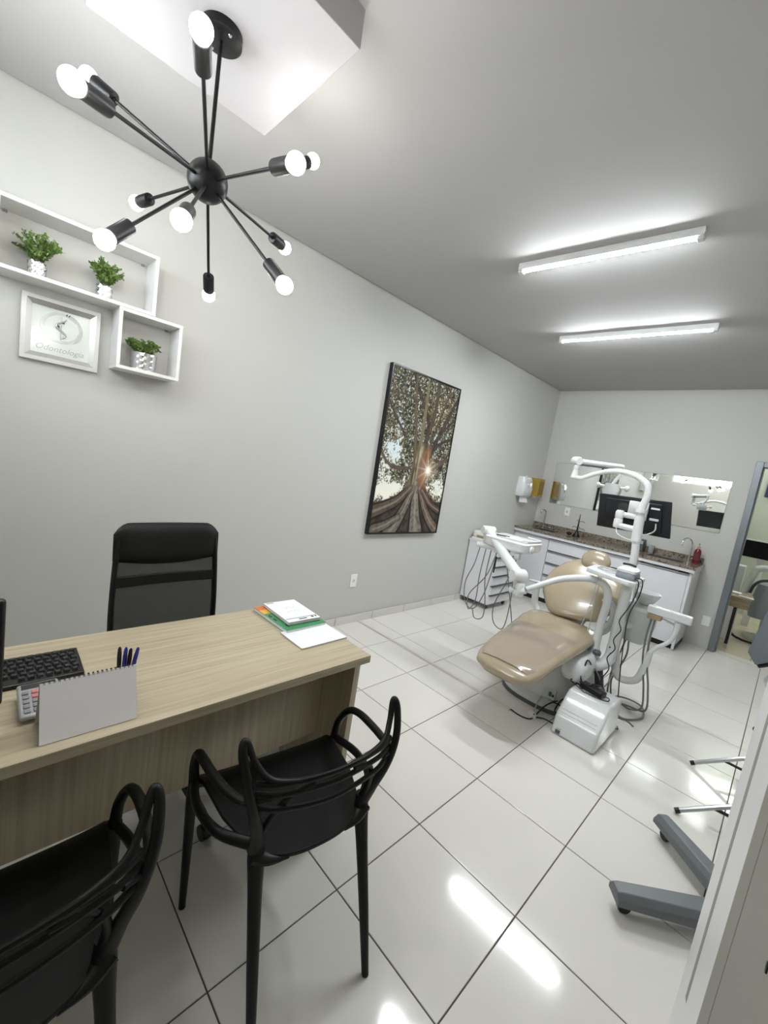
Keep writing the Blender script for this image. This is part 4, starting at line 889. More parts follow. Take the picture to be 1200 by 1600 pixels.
G().box(1.702, 1.452, 0.09, 1.718, 1.462, 0.118).build('green_button', 'ledgreen', cp); G().box(1.727, 1.452, 0.092, 1.737, 1.462, 0.105).build('black_knob', 'black', cp)
side = (1, 0.04, 0)
q = G(); q.cushion([(1.595, 0.865, 0.345), (1.594, 0.90, 0.368), (1.59, 1.0, 0.392), (1.58, 1.2, 0.418), (1.57, 1.4, 0.432), (1.56, 1.6, 0.445), (1.55, 1.78, 0.462), (1.548, 1.90, 0.475), (1.547, 1.97, 0.478)],
                  [0.10, 0.175, 0.205, 0.225, 0.240, 0.262, 0.275, 0.262, 0.20], [0.022, 0.042, 0.05, 0.052, 0.052, 0.052, 0.052, 0.045, 0.02], side, 6, 28, 2.7); seat = q.build('seat', 'beige', t, ang=70)
q = G(); q.cushion([(1.590, 0.92, 0.383), (1.588, 1.0, 0.397), (1.58, 1.2, 0.4225), (1.57, 1.4, 0.4365), (1.562, 1.56, 0.4465)], [0.165, 0.196, 0.216, 0.231, 0.247], [0.046, 0.0485, 0.0495, 0.0495, 0.0495], side, 5, 28, 2.7); q.build('foot_cover', 'beigemark', seat, ang=70)
q = G(); q.cushion([(1.58, 1.885, 0.535), (1.575, 1.91, 0.565), (1.572, 1.99, 0.645), (1.566, 2.08, 0.73), (1.56, 2.17, 0.81), (1.555, 2.25, 0.878), (1.552, 2.31, 0.925), (1.551, 2.335, 0.94)],
                  [0.10, 0.185, 0.265, 0.295, 0.275, 0.215, 0.135, 0.06], [0.018, 0.035, 0.045, 0.048, 0.046, 0.042, 0.03, 0.012], side, 6, 28, 2.3); q.build('backrest', 'beige', t, ang=70)
hb, ht = Vector((1.572, 2.222, 0.874)), Vector((1.572, 2.298, 1.046)); hs = [-0.985, -0.93, -0.8, -0.55, -0.25, 0.1, 0.4, 0.65, 0.83, 0.94, 0.985]
q = G(); q.cushion([hb+(ht-hb)*(k+1)/2 for k in hs], [0.112*math.sqrt(1-k*k) for k in hs], [0.045*math.sqrt(1-k*k) for k in hs], side, 3, 26, 2.2); q.build('headrest', 'beige', t, ang=70)
q = G(); q.tube([(1.56, 2.34, 0.85), (1.565, 2.37, 0.93), (1.572, 2.33, 0.97)], 0.03, 10, 3, flat=0.5); q.build('headrest_bracket', 'beige', t)
q = G(); q.tube([(1.57, 1.90, 0.42), (1.57, 2.08, 0.55), (1.565, 2.25, 0.76)], [0.08, 0.1, 0.07], 12, 4, flat=0.35, upv=(0, 0.7, -0.7)); q.build('back_shell', 'whitegl', t)
q = G(); q.tube([(1.765, 1.96, 0.735), (1.84, 1.96, 0.742)], 0.024, 10, flat=0.45); q.tube([(1.822, 1.965, 0.735), (1.852, 1.97, 0.68), (1.856, 1.97, 0.60), (1.82, 1.95, 0.52), (1.75, 1.92, 0.47)], [0.018, 0.026, 0.03, 0.03, 0.022], 12, 5, upv=(0, 1, 0)); q.build('armrest', 'whitegl', t)
q = G(); q.tube([(1.20, 1.95, 0.712), (1.325, 1.95, 0.716)], 0.026, 10, flat=0.4); q.tube([(1.27, 1.95, 0.70), (1.265, 1.95, 0.62), (1.28, 1.95, 0.53), (1.36, 1.93, 0.46)], [0.024, 0.027, 0.027, 0.022], 12, 5, upv=(0, 1, 0)); q.build('armrest', 'whitegl', t)
q = G(); q.loft([oval(1.80, 1.60, 0.075, 0.12, 0.252, 3), oval(1.80, 1.61, 0.09, 0.135, 0.285, 3), oval(1.80, 1.63, 0.085, 0.135, 0.36, 3), oval(1.80, 1.65, 0.06, 0.11, 0.395, 3)]); q.build('unit_bracket', 'whitegl', t)
q = G(); q.tube([(1.55, 1.60, 0.33), (1.68, 1.62, 0.32), (1.78, 1.62, 0.31)], 0.05, 12); q.build('bracket_arm', 'whitegl', t)
q = G(); q.lathe([(0.026, 0.0), (0.028, 0.02), (0.02, 0.03), (0.0, 0.03)], (1.86, 1.75, 0.395), (0, 0, 1), 14); q.build('lever_knob', 'greydk', t)

# ================================================================ instrument arm and head
DC = t
q = G(); q.tube([(1.828, 1.80, 0.39), (1.829, 1.80, 0.60), (1.838, 1.80, 0.76), (1.82, 1.79, 0.86), (1.76, 1.75, 0.905), (1.68, 1.68, 0.905), (1.57, 1.56, 0.87), (1.47, 1.45, 0.80), (1.42, 1.40, 0.765)], [0.027, 0.027, 0.027, 0.027, 0.026, 0.025, 0.023, 0.020, 0.018], 16, 6); t = q.build('instrument_arm', 'whitegl', DC)
q = G(); q.lathe([(0.042, 0.345), (0.042, 0.40), (0.034, 0.415), (0.034, 0.43)], (1.828, 1.80, 0), n=18); q.build('swivel_collar', 'whitegl', t)
q = G(); q.lathe([(0.03, -0.035), (0.034, -0.02), (0.034, 0.045), (0.028, 0.06)], (1.375, 1.40, 0.735), (0, 0, 1), 18); q.build('elbow_joint', 'whitegl', t)
q = G(); q.cyl((1.34, 1.385, 0.715), (1.42, 1.40, 0.755), 0.024); q.build('elbow_link', 'whitegl', t)
q = G(); q.lathe([(0.0, 0), (0.022, 0.0), (0.022, 0.02), (0.014, 0.026), (0, 0.026)], (1.335, 1.375, 0.735), (-0.5, -0.85, 0), 14); q.build('lock_knob', 'whitegl', t)
pa, pb = Vector((1.355, 1.40, 0.835)), Vector((0.915, 1.605, 1.085))
q = G(); q.tube([pa+Vector((0, 0, -0.03)), pa+(pb-pa)*0.06, pa+(pb-pa)*0.2, pa+(pb-pa)*0.8, pa+(pb-pa)*0.95, pb+Vector((-0.01, 0, 0.005))], [0.038, 0.052, 0.044, 0.040, 0.042, 0.034], 14, 4, flat=0.8); q.build('spring_arm', 'whitegl', t)
for p, r in ((pa+(pb-pa)*0.03, 0.046), (pb-(pb-pa)*0.03, 0.036)):
    s_ = (pb-pa).cross(Vector((0, 0, 1))).normalized(); q = G(); q.lathe([(0.0, -0.056), (r*0.8, -0.056), (r, -0.048), (r, 0.048), (r*0.8, 0.056), (0, 0.056)], p, s_, 20); q.build('pivot_cover', 'white', t)
# the head: shallow tray body with rounded corners, held by a bracket under the far end of the arm
hz = 0.972
q = G(); q.tube([(0.915, 1.605, 1.05), (0.925, 1.60, 0.985), (0.94, 1.60, 0.955)], [0.026, 0.024, 0.024], 12, 4); q.cyl((0.88, 1.545, 0.955), (1.02, 1.60, 0.955), 0.024); q.build('head_bracket', 'whitegl', t)
def rrect(x0, x1, y0, y1, z, r, k=5):
    out = []
    for cx, cy, a0 in ((x1-r, y1-r, 0), (x0+r, y1-r, PI/2), (x0+r, y0+r, PI), (x1-r, y0+r, 1.5*PI)):
        for i in range(k+1): a = a0+i*PI/2/k; out.append(Vector((cx+math.cos(a)*r, cy+math.sin(a)*r, z)))
    return out
q = G(); q.loft([rrect(0.955, 1.275, 1.535, 1.835, hz+0.0, 0.05), rrect(0.935, 1.295, 1.52, 1.85, hz+0.015, 0.06), rrect(0.93, 1.30, 1.515, 1.855, hz+0.072, 0.06), rrect(0.94, 1.29, 1.525, 1.845, hz+0.082, 0.055)]); q.build('head_body', 'white', t, ang=30)
q = G(); q.loft([rrect(0.95, 1.28, 1.56, 1.838, hz+0.0825, 0.03), rrect(0.95, 1.28, 1.56, 1.838, hz+0.087, 0.03)]); q.build('steel_tray', 'pale', t)
q = G(); q.tube([(1.27, 1.60, hz+0.094), (1.285, 1.72, hz+0.094), (1.27, 1.82, hz+0.094), (1.16, 1.835, hz+0.094)], 0.007, 8, 4); q.build('tray_rail', 'white', t)
q = G(); q.box(1.08, 1.60, hz+0.0875, 1.22, 1.72, hz+0.09); q.build('paper_liner', 'paper', t)
q = G(); q.tube([(1.00, 1.58, hz+0.092), (1.10, 1.64, hz+0.092)], 0.004, 6); q.build('probe', 'black', t)
q = G(); q.lathe([(0.0, 0), (0.028, 0.0), (0.028, 0.012), (0.02, 0.018), (0, 0.018)], (1.30, 1.62, hz+0.035), (1, 0, 0), 16); q.build('end_knob', 'white', t)
for k, (x, y) in enumerate(((1.06, 1.545), (1.15, 1.545), (1.24, 1.545))):
    G().box(x-0.02, y-0.018, hz-0.045, x+0.02, y+0.018, hz-0.001).build('instrument_holder', 'brownish' if k == 1 else 'pale', t, bevel=0.004)
hoses = ([(0.905, 1.555, 0.93), (0.88, 1.555, 0.78), (0.80, 1.60, 0.60), (0.83, 1.60, 0.44), (0.93, 1.58, 0.41), (1.0, 1.58, 0.55), (1.04, 1.58, 0.80), (1.06, 1.55, 0.93)],
         [(0.955, 1.565, 0.93), (0.945, 1.56, 0.70), (0.95, 1.56, 0.50), (0.90, 1.56, 0.40), (0.88, 1.56, 0.52), (1.0, 1.57, 0.72), (1.06, 1.56, 0.93)],
         [(1.0, 1.57, 0.93), (1.0, 1.56, 0.70), (1.04, 1.56, 0.50), (1.04, 1.56, 0.38), (0.97, 1.56, 0.35), (0.93, 1.57, 0.42)],
         [(1.24, 1.54, 0.92), (1.19, 1.56, 0.74), (1.10, 1.60, 0.50), (1.12, 1.61, 0.36), (1.20, 1.62, 0.34), (1.22, 1.62, 0.52), (1.21, 1.60, 0.75), (1.15, 1.55, 0.92)],
         [(1.15, 1.55, 0.92), (1.20, 1.58, 0.70), (1.235, 1.64, 0.48), (1.25, 1.70, 0.34), (1.32, 1.72, 0.31)])
for h in hoses:
    q = G(); q.tube(h, 0.0042, 7, 8); q.build('hose', 'hose', t)
q = G(); q.cyl((1.075, 1.535, 0.77), (1.075, 1.537, 0.90), 0.006, n=8); q.build('handpiece', 'black', t)
# the cords that hang over the curved tube
q = G()
q.tube([(1.735, 1.70, 0.56), (1.765, 1.70, 0.75), (1.768, 1.72, 0.93), (1.772, 1.78, 0.93), (1.78, 1.72, 0.75), (1.79, 1.70, 0.55)], 0.003, 6, 6)
q.build('draped_cord', 'hoselt', t)

# ================================================================ water column with tray, bowl and suction arm
q = G(); q.tube([(1.79, 1.64, 0.345), (1.83, 1.69, 0.325), (1.88, 1.765, 0.318), (1.918, 1.83, 0.36), (1.925, 1.85, 0.46), (1.925, 1.85, 0.70), (1.925, 1.85, 0.962)], [0.03, 0.036, 0.038, 0.038, 0.037, 0.036, 0.034], 16, 6); t = q.build('unit_column', 'whitegl', DC)
for dx, dz in ((0.0, 0.46), (0.012, 0.42), (-0.006, 0.38)):
    q = G(); q.ball((1.925+dx-0.01, 1.814, dz), 0.006, 8, 6); q.build('screw', 'dark', t)
def trayring(z, g): 
    P = [(1.70, 1.70), (1.985, 1.595), (2.02, 1.63), (2.005, 1.92), (1.97, 1.955), (1.68, 1.97), (1.665, 1.94), (1.68, 1.72)]; c = Vector((1.845, 1.79, 0)); out = []
    for x, y in P: d = Vector((x, y, 0))-c; out.append(c+d*(1-g)+Vector((0, 0, z)))
    return out
q = G(); q.loft([trayring(0.952, 0.03), trayring(0.958, 0.0), trayring(0.980, 0.0), trayring(0.984, 0.015)]); q.build('side_tray', 'white', t, bevel=0.004)
# thick dark supply hose from the column to the floor
q = G(); q.tube([(1.875, 1.80, 0.30), (1.90, 1.83, 0.16), (1.905, 1.86, 0.012)], 0.03, 10, 4); q.build('supply_duct', 'dkhose', t)
q = G(); q.tube([(1.945, 1.88, 0.42), (1.96, 1.90, 0.30), (1.985, 1.90, 0.252), (2.04, 1.90, 0.25), (2.10, 1.90, 0.29), (2.125, 1.90, 0.40), (2.135, 1.90, 0.51)], [0.028, 0.028, 0.026, 0.025, 0.024, 0.023, 0.021], 12, 6); q.tube([(2.13, 1.90, 0.49), (2.16, 1.90, 0.545), (2.225, 1.90, 0.62), (2.245, 1.90, 0.70), (2.245, 1.90, 0.76)], [0.019, 0.014, 0.013, 0.017, 0.02], 10, 6); q.build('suction_tube', 'whitegl', t)
q = G(); q.obox((2.19, 1.90, 0.795), (0.25, 0.05, 0.055), Matrix.Rotation(0.0, 3, 'Y')); q.build('suction_bar', 'whitegl', t, bevel=0.008, seg=3)
G().box(2.075, 1.872, 0.735, 2.155, 1.92, 0.767).build('suction_valve', 'brownish', t, bevel=0.004)
q = G(); q.cyl((2.155, 1.90, 0.752), (2.245, 1.90, 0.735), 0.008, n=8); q.build('valve_rod', 'steel', t)
q = G(); q.loft([rrect(1.93, 2.065, 1.98, 2.20, 0.50, 0.04), rrect(1.90, 2.085, 1.95, 2.23, 0.60, 0.05), rrect(1.895, 2.09, 1.94, 2.24, 0.745, 0.05), rrect(1.905, 2.08, 1.95, 2.23, 0.765, 0.045)]); q.build('unit_body', 'pale', t, ang=30)
q = G(); q.cyl((1.93, 1.86, 0.62), (1.98, 2.02, 0.62), 0.03); q.build('body_link', 'whitegl', t)
q = G(); q.lathe([(0.025, 0.765), (0.055, 0.79), (0.085, 0.84), (0.09, 0.862), (0.085, 0.862), (0.06, 0.81), (0.0, 0.80)], (2.0, 2.10, 0), n=28); q.build('spittoon_bowl', 'whitegl', t)
q = G(); q.tube([(1.93, 2.09, 0.765), (1.925, 2.09, 0.86), (1.94, 2.09, 0.895), (1.965, 2.09, 0.885)], 0.007, 8, 4); q.build('rinse_spout', 'pale', t)
for h, m in (([(2.10, 1.895, 0.735), (2.095, 1.89, 0.60), (2.105, 1.89, 0.45), (2.15, 1.89, 0.25), (2.16, 1.92, 0.10), (2.08, 2.02, 0.012), (1.98, 2.06, 0.010), (1.90, 2.02, 0.010)], 'hose'),
             ([(2.12, 1.895, 0.735), (2.118, 1.89, 0.60), (2.13, 1.89, 0.45), (2.175, 1.90, 0.25), (2.18, 1.95, 0.08), (2.06, 2.06, 0.011), (1.95, 2.02, 0.010), (2.0, 1.90, 0.010), (2.09, 1.83, 0.010), (2.17, 1.98, 0.011), (2.12, 2.16, 0.011), (2.0, 2.14, 0.022), (1.93, 2.02, 0.022), (1.93, 1.93, 0.010)], 'hose'),
             ([(1.96, 2.0, 0.50), (1.945, 1.97, 0.36), (1.93, 1.95, 0.25), (1.935, 1.94, 0.10), (1.955, 1.95, 0.012)], 'hose'),
             ([(1.98, 2.0, 0.50), (1.99, 1.98, 0.40), (1.965, 1.96, 0.28), (1.94, 1.955, 0.18), (1.97, 1.97, 0.012)], 'hose')):
    q = G(); q.tube(h, 0.0062, 8, 8); q.build('hose', m, t)

# lamp pole on the column
q = G(); q.tube([(1.93, 1.86, 1.0), (1.922, 1.855, 1.15), (1.912, 1.85, 1.24)], 0.0245, 16); q.tube([(1.914, 1.85, 1.225), (1.906, 1.85, 1.34), (1.904, 1.85, 1.40)], 0.031, 16); t = q.build('lamp_pole', 'white', DC)
q = G(); q.lathe([(0.040, 0.984), (0.040, 1.0), (0.028, 1.01)], (1.93, 1.86, 0)); q.build('pole_collar', 'whitegl', t)
q = G(); q.tube([(1.904, 1.85, 1.39), (1.906, 1.85, 1.47), (1.919, 1.85, 1.555), (1.895, 1.85, 1.625), (1.807, 1.85, 1.674), (1.68, 1.85, 1.686), (1.558, 1.85, 1.648), (1.47, 1.85, 1.605), (1.41, 1.85, 1.608)], [0.024, 0.024, 0.023, 0.0215, 0.0195, 0.018, 0.0165, 0.0155, 0.015], 16, 6); q.build('curved_pole', 'white', t)
q = G(); q.lathe([(0.020, -0.02), (0.026, -0.01), (0.020, 0.03), (0.017, 0.05), (0.020, 0.055), (0.018, 0.085)], (1.412, 1.85, 1.612), (0.05, 0, 1), 16); q.build('pole_joint', 'white', t)
fa, fb = Vector((1.405, 1.86, 1.728)), Vector((1.625, 2.20, 1.742))
q = G(); q.tube([fa, fb], 0.030, 12, flat=0.65); q.build('flat_arm', 'white', t, bevel=0.004)
q = G(); q.tube([fa+Vector((0.01, 0.02, -0.026)), fb+Vector((-0.01, -0.02, -0.024))], 0.012, 8, flat=0.5); q.build('arm_cover', 'greydev', t)
q = G(); q.lathe([(0.0, -0.035), (0.028, -0.035), (0.032, -0.028), (0.032, 0.028), (0.028, 0.035), (0, 0.035)], fa, (0.84, -0.54, 0), 18); q.build('arm_pivot', 'white', t)
q = G(); q.tube([fb, fb+Vector((0.005, 0.0, -0.05)), fb+Vector((-0.02, 0.0, -0.10)), (1.585, 2.20, 1.60)], 0.013, 10, 4); q.build('head_yoke', 'white', t)
lc = Vector((1.588, 2.20, 1.555))
q = G(); q.loft([rrect(lc.x-0.055, lc.x+0.055, 2.165, 2.235, lc.z-0.045, 0.02), rrect(lc.x-0.065, lc.x+0.065, 2.16, 2.24, lc.z, 0.02), rrect(lc.x-0.05, lc.x+0.05, 2.17, 2.23, lc.z+0.05, 0.02)]); q.build('lamp_head', 'pale', t)
for s in (-1, 1):
    q = G(); q.cyl(lc+Vector((s*0.06, 0, 0.025)), lc+Vector((s*0.105, 0, 0.025)), 0.009, n=10); q.ball(lc+Vector((s*0.105, 0, 0.025)), 0.018, 12, 8, 1, 1, 1.3); q.build('handle', 'white', t)

# monitor on the pole, seen from behind
t = thing('pole_monitor', 'dark flat monitor on the white pole, seen from behind', 'monitor', (1.80, 2.09, 1.26))
O = Vector((1.805, 2.095, 1.396)); R_ = Matrix.Rotation(math.radians(-4.5), 3, 'Y') @ Matrix.Identity(3)
R_ = Matrix(((0.998, 0.0, 0.0), (0.0, 1.0, 0.0), (0.0, 0.0, 1.0)))
quad = [Vector(p) for p in ((1.565, 2.10, 1.262), (2.055, 2.10, 1.272), (2.020, 2.08, 1.530), (1.545, 2.08, 1.518))]
def panel(g, qd, y0, y1): return g.add([p+Vector((0, y0, 0)) for p in qd]+[p+Vector((0, y1, 0)) for p in qd], BF)
q = G(); panel(q, quad, 0.0, 0.03); q.build('housing', 'monback', t, bevel=0.006, seg=3)
cq = sum(quad, Vector((0, 0, 0)))/4; q = G(); panel(q, [cq+(p-cq)*0.78 for p in quad], -0.012, 0.002); q.build('rear_bulge', 'monback', t, bevel=0.006)
q = G(); panel(q, [cq+(p-cq)*0.94 for p in quad], 0.0295, 0.031); q.build('screen', 'screen', t)
for dx, dz in ((-0.085, 0.10), (0.135, 0.085), (0.14, 0.005)):
    q = G(); q.obox((1.80+dx, 2.078, 1.38+dz), (0.06, 0.012, 0.018)); q.build('mount_strut', 'white', t, bevel=0.004)
q = G(); q.obox((1.835, 2.05, 1.432), (0.125, 0.03, 0.13)); q.build('mount_plate', 'white', t, bevel=0.005)
q = G(); q.lathe([(0.0, 0), (0.035, 0), (0.035, 0.02), (0, 0.02)], (1.73, 2.082, 1.44), (0, -1, 0), 20); q.build('cable_port', 'black', t)
q = G(); q.tube([(1.905, 1.85, 1.435), (1.90, 1.93, 1.435), (1.87, 2.03, 1.435)], 0.016, 10, 3); q.lathe([(0.036, 1.425), (0.036, 1.45)], (1.905, 1.85, 0), n=20); q.build('pole_clamp', 'white', t)
q = G(); q.tube([(1.90, 1.88, 1.305), (1.82, 1.95, 1.302), (1.745, 1.985, 1.305)], 0.021, 12, 3); q.build('swing_arm', 'white', t)
q = G(); q.lathe([(0.026, 1.285), (0.03, 1.30), (0.03, 1.345), (0.024, 1.355), (0.028, 1.36), (0.03, 1.40), (0.022, 1.415)], (1.74, 1.99, 0), n=18); q.build('swing_joint', 'white', t)
q = G(); q.tube([(1.745, 1.99, 1.388), (1.80, 2.02, 1.385), (1.86, 2.04, 1.385)], 0.02, 12, 3); q.build('swing_arm', 'white', t)
q = G(); q.tube([(1.96, 2.07, 1.36), (1.965, 2.05, 1.31), (1.93, 2.0, 1.275), (1.90, 1.92, 1.27)], 0.005, 6, 5); q.tube([(1.735, 1.985, 1.29), (1.76, 1.96, 1.245), (1.83, 1.92, 1.225), (1.89, 1.885, 1.225)], 0.004, 6, 5); q.build('monitor_cord', 'whitegl', t)

# scaler on the side tray
t = thing('ultrasonic_scaler', 'small white and grey scaler unit on the side tray', 'scaler', (1.94, 1.70, 0.9845))
q = G(); q.loft([rrect(1.885, 1.998, 1.655, 1.79, 0.985, 0.02), rrect(1.88, 2.003, 1.65, 1.795, 1.0, 0.02), rrect(1.885, 1.998, 1.66, 1.79, 1.028, 0.02)]); q.build('base_housing', 'greydev', t, ang=40)
q = G(); q.loft([rrect(1.882, 2.0, 1.656, 1.793, 1.0285, 0.02), rrect(1.882, 2.0, 1.656, 1.793, 1.045, 0.022), rrect(1.905, 1.985, 1.69, 1.785, 1.06, 0.02)]); q.build('top_housing', 'white', t, ang=40)
q = G(); q.tube([(1.885, 1.78, 1.066), (1.93, 1.78, 1.070), (1.965, 1.775, 1.066)], 0.007, 8, 3); q.build('handpiece', 'monback', t)
q = G(); q.tube([(1.888, 1.72, 1.01), (1.80, 1.76, 0.992), (1.73, 1.80, 0.99), (1.74, 1.88, 0.99), (1.83, 1.88, 0.99), (1.89, 1.80, 1.03)], 0.0035, 6, 6); q.tube([(1.886, 1.70, 1.0), (1.82, 1.72, 0.991), (1.76, 1.78, 0.99), (1.75, 1.84, 0.99)], 0.0032, 6, 6); q.build('scaler_cord', 'hoselt', t)

# ================================================================ junction box, adapter and cables on the floor
t = thing('junction_box', 'glossy white floor box with a sloped front beside the dental chair', 'floor box', (1.97, 1.43, 0))
prof = [(1.205, 0.001), (1.63, 0.001), (1.63, 0.222), (1.60, 0.235), (1.40, 0.240), (1.375, 0.233), (1.245, 0.125), (1.232, 0.105)]
q = G(); q.prism([(y-1.205, z) for y, z in prof], (1.84, 1.205, 0), (0, 1, 0), (0, 0, 1), 0.258); q.build('box_cover', 'whitegl', t, bevel=0.016, seg=4)
for k in (0, 1):
    f = 0.08+k*0.14; p = Vector((0, 1.245+0.13*f, 0.125+0.108*f))
    q = G(); q.tube([(1.862, p.y-0.0005, p.z+0.001), (2.072, p.y-0.0005, p.z+0.001)], 0.0022, 6); q.build('ridge', 'whitegl', t)
G().box(1.868, 1.2065, 0.012, 1.896, 1.22, 0.034).build('cable_notch', 'greydk', t)
q = G(); q.tube([(1.875, 1.208, 0.048), (1.885, 1.207, 0.042), (1.90, 1.208, 0.048)], 0.0018, 6, 3); q.build('small_clip', 'steel', t)
t = thing('power_adapter', 'black power adapter brick on top of the white floor box', 'power adapter', (1.955, 1.48, 0.241))
q = G(); q.obox((1.955, 1.475, 0.2615), (0.15, 0.062, 0.036), rotz(-0.25)); q.build('brick', 'black', t, bevel=0.005, seg=3)
q = G(); q.obox((1.955, 1.475, 0.2805), (0.06, 0.035, 0.002), rotz(-0.25)); q.build('sticker', 'monback', t)
q = G(); q.tube([(1.88, 1.495, 0.265), (1.86, 1.50, 0.30), (1.862, 1.53, 0.36), (1.865, 1.56, 0.40), (1.88, 1.60, 0.36), (1.875, 1.56, 0.30)], 0.005, 6, 6); q.tube([(1.88, 1.50, 0.26), (1.84, 1.50, 0.265), (1.82, 1.46, 0.262), (1.93, 1.41, 0.2465)], 0.0035, 6, 6); q.build('input_cord', 'black', t)
q = G(); q.tube([(2.03, 1.455, 0.262), (2.06, 1.45, 0.262), (2.06, 1.42, 0.256), (2.0, 1.415, 0.2475), (1.93, 1.42, 0.247)], 0.0035, 6, 6); q.build('output_cord', 'black', t)
def cord(label, pts, r, m, k=7, name='cable', group='loose cables'):
    q = G(); q.tube(pts, r, 7, k); o = q.build(name, m); tag(o, label, 'cable', group); return o
cord('thin wavy black cable from the scaler down to the floor', [(2.0, 1.66, 1.004), (2.03, 1.64, 0.985), (2.028, 1.64, 0.90), (2.0, 1.66, 0.80), (1.965, 1.68, 0.70), (1.985, 1.68, 0.64), (1.955, 1.69, 0.56), (1.975, 1.69, 0.50), (1.94, 1.70, 0.42), (1.965, 1.70, 0.35), (1.935, 1.70, 0.25), (1.975, 1.71, 0.18), (1.99, 1.72, 0.10), (2.0, 1.73, 0.01), (2.01, 1.68, 0.0045), (2.10, 1.655, 0.0045), (2.10, 1.64, 0.03)], 0.0035, 'black')
cord('straighter black cable from the scaler to the white floor box', [(2.0, 1.675, 1.01), (2.045, 1.66, 1.0), (2.045, 1.66, 0.90), (2.01, 1.68, 0.75), (2.02, 1.68, 0.55), (2.035, 1.70, 0.35), (2.055, 1.70, 0.2), (2.075, 1.705, 0.06), (2.06, 1.70, 0.008), (2.0, 1.67, 0.006), (1.99, 1.645, 0.05), (1.98, 1.64, 0.18), (1.985, 1.60, 0.245), (1.95, 1.50, 0.288), (1.88, 1.46, 0.25)], 0.0035, 'black')
cord('grey cable hanging from the side tray to the floor', [(2.012, 1.69, 0.94), (2.01, 1.70, 0.80), (1.99, 1.73, 0.60), (1.985, 1.74, 0.45), (1.98, 1.75, 0.30), (1.94, 1.78, 0.18), (1.86, 1.72, 0.14), (1.84, 1.70, 0.02)], 0.0045, 'hoselt')
cord('black cable from the floor duct to the white floor box', [(1.578, 1.188, 0.006), (1.64, 1.18, 0.0045), (1.70, 1.20, 0.0045), (1.72, 1.26, 0.0045), (1.77, 1.27, 0.02), (1.835, 1.255, 0.03)], 0.0045, 'black')
cord('tangled black cable between the pedestal and the white floor box', [(1.715, 1.262, 0.018), (1.73, 1.36, 0.06), (1.77, 1.40, 0.10), (1.79, 1.38, 0.12), (1.77, 1.36, 0.11), (1.80, 1.42, 0.08), (1.825, 1.38, 0.05), (1.80, 1.34, 0.07), (1.79, 1.45, 0.10), (1.835, 1.47, 0.16), (1.85, 1.48, 0.25), (1.90, 1.45, 0.248)], 0.005, 'black')
cord('dark cord looping behind the white floor box', [(1.84, 1.66, 0.35), (1.90, 1.69, 0.30), (1.96, 1.72, 0.18), (2.0, 1.76, 0.06), (2.03, 1.80, 0.006), (2.10, 1.84, 0.0055), (2.16, 1.80, 0.0055)], 0.005, 'hose')
t = thing('plug_adapter', 'white three-way plug adapter on the floor by the pedestal', 'plug', (1.70, 1.245, 0))
q = G(); q.obox((1.70, 1.243, 0.0135), (0.05, 0.03, 0.026), rotz(0.4)); q.obox((1.688, 1.265, 0.0135), (0.026, 0.03, 0.026), rotz(0.4)); q.build('adapter_body', 'white', t, bevel=0.003)
q = G(); q.obox((1.712, 1.243, 0.0275), (0.012, 0.010, 0.003), rotz(0.4)); q.build('switch', 'ledgreen', t)
q = G(); q.tube([(1.69, 1.28, 0.016), (1.68, 1.33, 0.03), (1.67, 1.38, 0.05), (1.665, 1.44, 0.07)], 0.004, 6, 4); q.build('adapter_cord', 'hoselt', t)

# ================================================================ wheeled grey base, light stands, stool at the right
t = thing('wheeled_stand', 'slate grey wheeled base of a standing unit cut off by the door casing', 'wheeled stand', (2.78, 0.62, 0))
def xleg(a, b, w0, w1):
    a = Vector((a[0], a[1], 0)); b = Vector((b[0], b[1], 0)); d = (b-a).normalized(); s = Vector((-d.y, d.x, 0)); sec = []
    for p, w, zt in ((a, w0, 0.092), (a+d*0.015, w0, 0.098), (b, w1, 0.118)):
        sec.append([p-s*w+Vector((0, 0, 0.052)), p+s*w+Vector((0, 0, 0.052)), p+s*w+Vector((0, 0, zt-0.022)), p+s*(w-0.018)+Vector((0, 0, zt)), p-s*(w-0.018)+Vector((0, 0, zt)), p-s*w+Vector((0, 0, zt-0.022))])
    q = G(); q.loft(sec); lg = q.build('base_leg', 'greypl', t, bevel=0.003)
    c = a+d*0.045; q = G(); q.lathe([(0.021, -0.012), (0.024, -0.009), (0.024, 0.009), (0.021, 0.012)], (c.x, c.y, 0.0245), s, 14); q.cyl((c.x, c.y, 0.03), (c.x, c.y, 0.053), 0.012, n=8); q.build('caster', 'casterblk', lg)
xleg((2.452, 0.325), (2.80, 0.60), 0.040, 0.052); xleg((2.485, 0.915), (2.80, 0.64), 0.038, 0.05); xleg((3.06, 0.36), (2.82, 0.60), 0.04, 0.05); xleg((3.06, 0.90), (2.82, 0.64), 0.04, 0.05)
q = G(); q.lathe([(0.075, 0.06), (0.075, 0.12), (0.05, 0.14), (0.03, 0.15), (0.03, 1.1)], (2.83, 0.62, 0), n=20); q.build('post', 'greypl', t)
G().box(2.76, 0.54, 1.1, 2.90, 0.70, 1.25).build('head_housing', 'greypl', t, bevel=0.02, seg=3)
